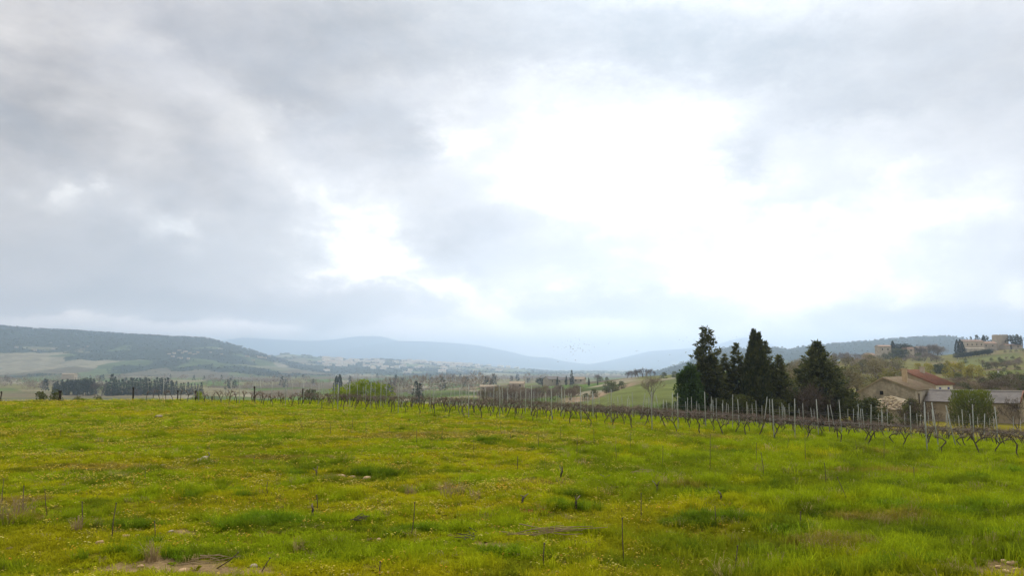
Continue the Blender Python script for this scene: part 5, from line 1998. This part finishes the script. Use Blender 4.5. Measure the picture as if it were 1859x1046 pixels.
def meadow():
    rng = np.random.default_rng(77)
    olive, green, lush = np.array([0.40, 0.375, 0.010]), np.array([0.27, 0.345, 0.010]), np.array([0.13, 0.225, 0.012])
    dry, deep, straw = np.array([0.28, 0.19, 0.04]), np.array([0.085, 0.125, 0.012]), np.array([0.36, 0.29, 0.12])
    protos = [blade_clump('turf%d' % i, rng, 30, 0.10, 0.085, 0.0045, 0.9) for i in range(4)] + \
             [blade_clump('tuft%d' % i, rng, 40, 0.10, 0.19, 0.0042, 0.9) for i in range(4)] + \
             [leafy_clump('weed%d' % i, rng, 14, 0.07, 0.045) for i in range(3)] + \
             [blade_clump('long%d' % i, rng, 16, 0.11, 0.27, 0.0048, 1.1) for i in range(3)]
    for i, p in enumerate(protos):
        p.name = '%02d_%s' % (i, p.name)
    x, y = sample_meadow(rng, 6.8, 100, 190, 11.0, 1.35)
    z = ground(x, y)
    s = row_s(x, y)
    right = sstep(200, 900, 929.5 + F * x / y - 700)                 # longer grass towards the right
    L, Dm, B = patches(x, y, LUSH), patches(x, y, DRY), bare_soil(x, y)
    L = L * sstep(0.38, 0.58, fbm(x * 1.7, y * 2.3, 91, 3))
    n1 = fbm(x / 3.2, y / 2.2, 14, 4)
    n2 = fbm(x / 0.9, y / 0.7, 15, 3)
    keep = (rng.random(len(x)) > B * 0.93) & (s < 34)
    x, y, z, s, right, L, Dm, n1, n2 = [q[keep] for q in (x, y, z, s, right, L, Dm, n1, n2)]
    n = len(x)
    tall = np.clip(L * 0.75 + right * sstep(0.42, 0.6, n1) * 0.75 + (n2 > 0.66) * 0.25 + right * 0.15, 0, 1)
    istall = rng.random(n) < tall
    isweed = (~istall) & (rng.random(n) < 0.16)
    idx = np.where(istall, 4 + rng.integers(0, 4, n), np.where(isweed, 8 + rng.integers(0, 3, n), rng.integers(0, 4, n)))
    islong = (rng.random(n) < 0.08 * right + 0.008) & (y < 26) & (Dm < 0.6)
    idx = np.where(islong, 11 + rng.integers(0, 3, n), idx)
    mix = sstep(0.36, 0.62, n1 * 0.6 + n2 * 0.4 + right * 0.12 + sstep(-6, 2, s) * 0.06)
    t = olive * (1 - mix[:, None]) + green * mix[:, None]
    t = t * (1 - 0.9 * L[:, None]) + lush * 0.9 * L[:, None]
    t = t * (1 - 0.7 * Dm[:, None]) + dry * 0.7 * Dm[:, None]
    hol = sstep(0.52, 0.34, fbm(x / 2.2, y / 1.6, 9, 3))                # shade of the hollows, put into the grass tint
    dk = np.maximum(sstep(0.58, 0.70, fbm(x / 1.3, y / 0.8, 19, 3)) * 0.6, hol * (0.25 + 0.4 * right))
    t = t * (1 - dk[:, None]) + deep * dk[:, None]
    st = rng.random(n) < 0.025 + 0.10 * Dm
    t[st] = straw
    t *= rng.uniform(0.8, 1.2, (n, 1))
    grow = np.clip((y / 16.0) ** 0.55, 0.9, 2.4)
    sc = np.stack([grow * rng.uniform(0.8, 1.3, n), grow * rng.uniform(0.8, 1.3, n), (0.75 + 0.25 * grow) * rng.uniform(0.7, 1.35, n) * (0.75 + 0.7 * n2) * (0.85 + 0.35 * right)], 1)
    sc[isweed] *= 0.9
    rot = np.stack([rng.normal(size=n) * 0.10, rng.normal(size=n) * 0.10, rng.uniform(0, 6.283, n)], 1)
    tint = np.concatenate([t, np.ones((n, 1))], 1)
    scatter('meadow_grass', protos, np.stack([x, y, z], 1), rot, sc, idx, tint, 'olive and green turf of the flowering meadow')
    # flowers
    fl = [flower_clump('0flower_a', rng, 5, 0.14, 0.10, 0.016, M_PETAL), flower_clump('1flower_b', rng, 4, 0.14, 0.11, 0.015, M_PETALPALE), flower_clump('2flower_c', rng, 4, 0.10, 0.10, 0.017, M_PETALORANGE)]
    x, y = sample_meadow(rng, 7.5, 75, 60, 12.0, 1.0)
    A = patches(x, y, FLOWERS, 0.8)
    px = 929.5 + F * x / y
    left = sstep(1550, 1150, px)
    n3 = fbm(x / 1.5, y / 1.0, 27, 3)
    B = bare_soil(x, y)
    pr = np.clip(0.24 * left * (0.35 + sstep(0.40, 0.62, n3)) + 1.0 * A * sstep(0.28, 0.52, n3) + 0.02, 0, 1) * (1 - B) * (1 - 0.8 * patches(x, y, LUSH))
    pr *= sstep(6, -3, row_s(x, y)) * 0.85 + 0.08
    keep = rng.random(len(x)) < pr
    x, y, A = x[keep], y[keep], A[keep]
    n = len(x)
    idx = np.where(rng.random(n) < 0.7, 0, np.where(rng.random(n) < 0.55, 1, 2))
    px, h2 = 929.5 + F * x / y, None
    g = np.clip((y / 14.0) ** 0.5, 0.9, 2.0)
    sc = np.stack([g * rng.uniform(0.8, 1.2, n)] * 3, 1)
    sc[:, 2] *= 0.9
    rot = np.stack([np.zeros(n), np.zeros(n), rng.uniform(0, 6.283, n)], 1)
    scatter('meadow_flowers', fl, np.stack([x, y, ground(x, y)], 1), rot, sc, idx, np.ones((n, 4)), 'small yellow flowers speckling the turf')


meadow()

# ------------------------------------------------------------------ small things in the meadow
def small_things():
    rng = np.random.default_rng(17)
    # thin rods left standing from young vines: (top px, top py, base px, base py)
    RODS = [(5, 870, 4, 920), (43, 883, 43, 937), (86, 888, 86, 942), (150, 912, 149, 963), (209, 915, 203, 985), (281, 947, 280, 985), (435, 1003, 393, 1035), (490, 1015, 476, 1038), (218, 753, 218, 775),
            (547, 753, 547, 780), (486, 877, 486, 901), (462, 828, 462, 849), (263, 857, 263, 877), (665, 767, 665, 797), (708, 773, 708, 797), (756, 780, 756, 807), (803, 780, 803, 808), (928, 785, 924, 811),
            (977, 790, 977, 820), (1018, 775, 1018, 800), (1048, 790, 1047, 830), (1078, 780, 1078, 812), (1117, 810, 1118, 842), (1146, 782, 1146, 822), (1203, 810, 1203, 853), (753, 913, 746, 976), (690, 1022, 690, 1049),
            (988, 987, 987, 1033), (1164, 897, 1164, 950), (1131, 943, 1133, 1023), (1290, 790, 1289, 861), (1373, 805, 1373, 846), (1382, 823, 1387, 873), (1460, 785, 1463, 846), (1432, 796, 1432, 822), (1553, 800, 1558, 844),
            (1605, 800, 1605, 844), (1498, 842, 1499, 889), (1520, 867, 1541, 919), (1300, 922, 1299, 963), (1452, 930, 1454, 968), (1340, 993, 1333, 1049), (1705, 810, 1705, 834), (909, 767, 909, 793), (1085, 885, 1085, 903),
            (600, 770, 600, 792), (640, 762, 640, 784), (860, 800, 860, 826), (940, 830, 940, 856), (1660, 850, 1661, 880), (575, 900, 575, 930), (110, 775, 110, 795)]
    rods = []
    for tx, ty, bx, by in RODS:
        h = hit_ground(bx, by)
        if h is None:
            continue
        top = P(tx, ty, h[1])
        v = np.array([top[0] - h[0], rng.normal() * 0.03, top[2] - h[2]])
        o = empty('thin_rod', h)
        g = G()
        r = rng.uniform(0.006, 0.0085)
        m = v * 0.5 + rng.normal(size=3) * 0.012
        g.tube([-v * 0.12, m, v], [r * 1.1, r, r * 0.8], 5)
        g.build('shaft', M_ROD, o)
        k = G()
        k.tube([v * 0.97, v * 0.97 + np.array([0, 0, 0.012]) + v * 0.02], [r * 1.5, r * 1.2], 6)
        k.build('tip', M_ROD, o)
        rods.append(o)
    label_from_left(rods, 'thin dark rod standing in the meadow grass, {} from the left', 'rod', 'thin rods in the meadow')
    # stumps of dead young vines
    st = []
    for px, top, base in ((1195, 872, 903), (1045, 900, 931), (575, 848, 871), (1018, 846, 870), (568, 915, 941), (1100, 862, 881), (946, 898, 918), (268, 815, 823), (380, 822, 834), (1310, 893, 912), (1640, 838, 852), (1450, 955, 968)):
        h = hit_ground(px, base)
        hh = max(0.12, P(px, top, h[1])[2] - h[2])
        o = empty('vine_stump', h, rng.uniform(0, 6))
        g = G()
        l = rng.normal() * 0.05
        g.tube([(0, 0, -0.05), (l * 0.5, 0.01, hh * 0.35), (l, 0, hh * 0.6)], [0.026, 0.020, 0.022], 6)
        g.build('trunk', M_VINE, o)
        for s in (-1, 1):
            a = G()
            a.tube([(l, 0, hh * 0.58), (l + s * 0.05, 0.02, hh * 0.8), (l + s * rng.uniform(0.06, 0.14), 0.03, hh * rng.uniform(0.9, 1.05))], [0.013, 0.010, 0.005], 5)
            a.build('branch', M_CANE, o)
        st.append(o)
    label_from_left(st, 'short dead vine stump in the meadow, {} from the left', 'stump', 'dead vine stumps in the meadow')
    # stones
    M_ROCK = mat_noise('field_rock', (0.42, 0.35, 0.25), (0.32, 0.26, 0.18), 9.0, (0.24, 0.20, 0.14), 3.0, bumps=0.5)
    M_ROCKTAN = mat_noise('tan_rock', (0.50, 0.34, 0.20), (0.42, 0.28, 0.16), 8.0, bumps=0.5)

    def rock(h, sx, sy, sz, mat, rz):
        bm = bmesh.new()
        bmesh.ops.create_icosphere(bm, subdivisions=2, radius=1.0)
        off = rng.uniform(0, 50)
        for v in bm.verts:
            c = v.co.copy()
            n = 1 + 0.35 * (float(fbm(np.array([c.x * 1.3 + off]), np.array([c.y * 1.3 + c.z * 1.7 + off]), 3, 3)[0]) - 0.5) * 2
            q = c * n
            q.x = max(-0.8, min(0.85, q.x)); q.z = max(-0.7, min(0.72, q.z))
            v.co = Vector((q.x * sx, q.y * sy, q.z * sz))
        me = bpy.data.meshes.new('stone')
        bm.to_mesh(me)
        bm.free()
        me.materials.append(mat)
        for p in me.polygons:
            p.use_smooth = True
        o = link('stone', me)
        o.location = (h[0], h[1], h[2] + sz * 0.35)
        o.rotation_euler = (rng.uniform(-0.2, 0.2), rng.uniform(-0.2, 0.2), rz)
        return o

    stones = []
    for px, py, s, flat, tan in ((181, 992, 0.075, 0.75, 1), (372, 835, 0.13, 0.5, 0), (362, 840, 0.09, 0.7, 0), (289, 759, 0.20, 0.45, 0), (362, 765, 0.09, 0.5, 0), (460, 1031, 0.055, 0.6, 0), (1803, 1004, 0.10, 0.6, 1), (1822, 1022, 0.06, 0.5, 1), (1837, 1028, 0.075, 0.5, 1),
                                 (1846, 1037, 0.05, 0.5, 1), (1812, 1034, 0.05, 0.6, 1), (1828, 1041, 0.06, 0.5, 1), (1818, 1013, 0.03, 0.6, 1), (1851, 1019, 0.04, 0.6, 1), (688, 984, 0.05, 0.7, 1), (903, 997, 0.06, 0.5, 1), (848, 874, 0.08, 0.5, 1), (665, 872, 0.12, 0.5, 1),
                                 (640, 868, 0.08, 0.5, 1), (620, 869, 0.10, 0.5, 1), (1570, 805, 0.14, 0.4, 0), (228, 977, 0.06, 0.5, 1), (250, 976, 0.05, 0.5, 1), (310, 968, 0.05, 0.5, 0), (255, 1033, 0.05, 0.5, 1), (330, 1041, 0.06, 0.5, 1), (225, 866, 0.08, 0.4, 0), (296, 847, 0.07, 0.4, 0)):
        h = hit_ground(px, py)
        if h is None:
            continue
        stones.append(rock(h, s, s * rng.uniform(0.7, 0.95), s * flat, M_ROCKTAN if tan else M_ROCK, rng.uniform(0, 6)))
    label_from_left(stones, 'pale weathered stone lying in the meadow, {} from the left', 'stone', 'stones in the meadow')
    # pile of cut canes and loose sticks
    def sticks(name, px, py, n, ln, spread, label, mat, r=0.007):
        h = hit_ground(px, py)
        o = empty(name, h)
        for i in range(n):
            g = G()
            a = rng.normal() * spread
            l = ln * rng.uniform(0.5, 1.1)
            off = np.array([rng.normal() * ln * 0.18, rng.normal() * 0.07, 0.09 + i * 0.008])
            d = np.array([math.cos(a), math.sin(a) * 0.5, rng.uniform(-0.02, 0.16)])
            p0, p2 = off - d * l * 0.5, off + d * l * 0.5
            p0[2] = max(p0[2], 0.05)
            m = (p0 + p2) / 2 + rng.normal(size=3) * 0.03
            g.tube([p0, m, p2], [r, r * 0.9, r * 0.5], 5)
            g.build('stick', mat, o)
        tag(o, label, 'sticks')

    M_DRYSTICK = mat_noise('dry_stick', (0.34, 0.25, 0.14), (0.26, 0.19, 0.11), 6.0)
    sticks('stick_pile', 1003, 979, 11, 1.05, 0.45, 'fan of dry pruned canes lying in the near grass', M_DRYSTICK, 0.008)
    sticks('stick_pile', 655, 958, 9, 0.3, 0.9, 'small dark heap of twigs in the near grass', M_VINE, 0.007)
    sticks('stick_pile', 1165, 868, 8, 0.7, 0.4, 'dry twigs lying farther out near a vine stump', M_DRYSTICK)
    sticks('stick_pile', 850, 990, 10, 0.3, 1.2, 'tangled dark weed stalks beside bare soil', M_VINE, 0.005)
    sticks('stick_pile', 370, 1038, 9, 0.55, 0.4, 'dry brown stalks on the bare soil patch', M_DRYSTICK, 0.006)
    sticks('stick_pile', 1700, 806, 3, 1.3, 0.25, 'pale bent cane lying before the vine row', M_DRYSTICK, 0.012)
    # heap of russet dead leaves
    h = hit_ground(958, 937)
    n = 120
    Pp = np.stack([rng.normal(size=n) * 0.13, rng.normal(size=n) * 0.06, np.abs(rng.normal(size=n)) * 0.035 + 0.02], 1)
    me = kite_mesh('dead_leaves', Pp, rng.normal(size=(n, 3)) * np.array([1, 1, 0.5]), rng.uniform(0.04, 0.08, n), rng.uniform(0.03, 0.05, n), [mat_leaf('russet_leaf', (0.34, 0.11, 0.03), (0.42, 0.20, 0.06), 0.2, 0.1, 20.0)], rng=rng)
    o = link('leaf_heap', me)
    o.location = h
    tag(o, 'small heap of russet dead leaves on bare soil', 'leaf heap', kind='stuff')
    # dry tufts standing up from the turf
    dry = []
    M_DRYGRASS = mat_leaf('dry_grass_blade', (0.30, 0.22, 0.11), (0.22, 0.16, 0.08), 0.3, 0.15, 6.0)
    for px, py, hh, rr in ((812, 903, 0.34, 0.16), (835, 900, 0.26, 0.14), (12, 950, 0.5, 0.2), (40, 938, 0.4, 0.18), (745, 900, 0.25, 0.14), (1610, 880, 0.3, 0.3), (1585, 878, 0.28, 0.25), (1640, 877, 0.28, 0.25), (1500, 1012, 0.28, 0.18), (1480, 1002, 0.25, 0.16), (1640, 955, 0.25, 0.18),
                           (275, 1020, 0.3, 0.08), (140, 968, 0.28, 0.07), (862, 905, 0.2, 0.12), (1545, 1000, 0.25, 0.16)):
        h = hit_ground(px, py)
        o = blade_clump('dry_tuft', rng, 60, rr, hh, 0.004, 0.7, M_DRYGRASS)
        COL.objects.link(o)
        o.location = h
        dry.append(o)
        o['kind'] = 'thing'
    label_from_left(dry, 'tuft of dry brown grass in the meadow, {} from the left', 'grass tuft', 'dry grass tufts')


small_things()


# ------------------------------------------------------------------ birds over the valley
def birds():
    rng = np.random.default_rng(23)
    M_BIRD = mat_noise('dark_feather', (0.02, 0.02, 0.022), (0.04, 0.038, 0.036), 5.0)
    kinds = []
    for k in range(4):
        flap = (0.35, 0.1, -0.15, 0.55)[k]
        g = G()
        g.tube([(0, -0.17, 0), (0, -0.13, 0.004), (0, -0.05, 0.006), (0, 0.06, 0), (0, 0.15, 0), (0, 0.24, 0.0)], [0.006, 0.026, 0.036, 0.032, 0.016, 0.022], 6)
        for s in (-1, 1):
            z1, z2 = 0.14 * flap, 0.22 * flap
            a = [(s * 0.02, -0.07, 0.01), (s * 0.17, -0.10, z1 + 0.01), (s * 0.34, -0.02, z2), (s * 0.18, 0.03, z1), (s * 0.02, 0.06, 0.01)]
            b = [(x, y, z + 0.012) for x, y, z in a]
            g.face(a if s < 0 else a[::-1])
            g.face(b[::-1] if s < 0 else b)
            for i in range(5):
                j = (i + 1) % 5
                g.face([a[i], a[j], b[j], b[i]])
        kinds.append(g.mesh('bird', [M_BIRD]))
    spots = [(1045 + rng.normal() * 15, 632 + rng.normal() * 8) for _ in range(46)]
    spots += [(1005, 630), (1013, 631), (1075, 627), (1105, 625), (1106, 622), (1155, 638), (1158, 637), (1233, 617), (1240, 620), (1247, 613), (1250, 621), (1298, 610), (1305, 614), (1330, 613), (1337, 612), (1325, 619), (1216, 645), (1195, 656), (1013, 657), (1028, 652),
              (1345, 618), (1260, 617), (1245, 640), (1252, 637), (960, 655)]
    out = []
    for px, py in spots:
        d = rng.uniform(230, 300)
        o = link('bird', kinds[int(rng.integers(4))])
        o.location = tuple(P(px, py, d))
        o.rotation_euler = (rng.normal() * 0.25, rng.normal() * 0.35, rng.uniform(0, 6.283))
        s = rng.uniform(0.65, 1.0)
        o.scale = (s, s, s)
        out.append(o)
    label_from_left(out, 'tiny dark bird of the flock over the valley, {} from the left', 'bird', 'flock of birds over the valley')


birds()

# ------------------------------------------------------------------ haze
def build_haze():
    g = G()
    x0, x1, y0, y1, z0, z1 = -20200, 20200, -20300, 20300, -60, 705
    g.box(((x0 + x1) / 2, (y0 + y1) / 2, (z0 + z1) / 2), (x1 - x0, y1 - y0, z1 - z0))
    m = bpy.data.materials.new('haze_air')
    m.use_nodes = True
    nt = m.node_tree
    nt.nodes.clear()
    out = nt.nodes.new('ShaderNodeOutputMaterial')
    v = nt.nodes.new('ShaderNodeVolumePrincipled')
    v.inputs['Density'].default_value = HAZE_DENSITY
    v.inputs['Color'].default_value = HAZE_COLOR
    v.inputs['Anisotropy'].default_value = 0.7
    v.inputs['Density Attribute'].default_value = ''
    nt.links.new(v.outputs[0], out.inputs['Volume'])
    o = g.build('haze', [m])
    tag(o, 'pale blue haze filling the valley air', None, None, 'stuff')


HAZE_DENSITY = 1.65e-4
HAZE_COLOR = (0.62, 0.785, 1.0, 1)
build_haze()
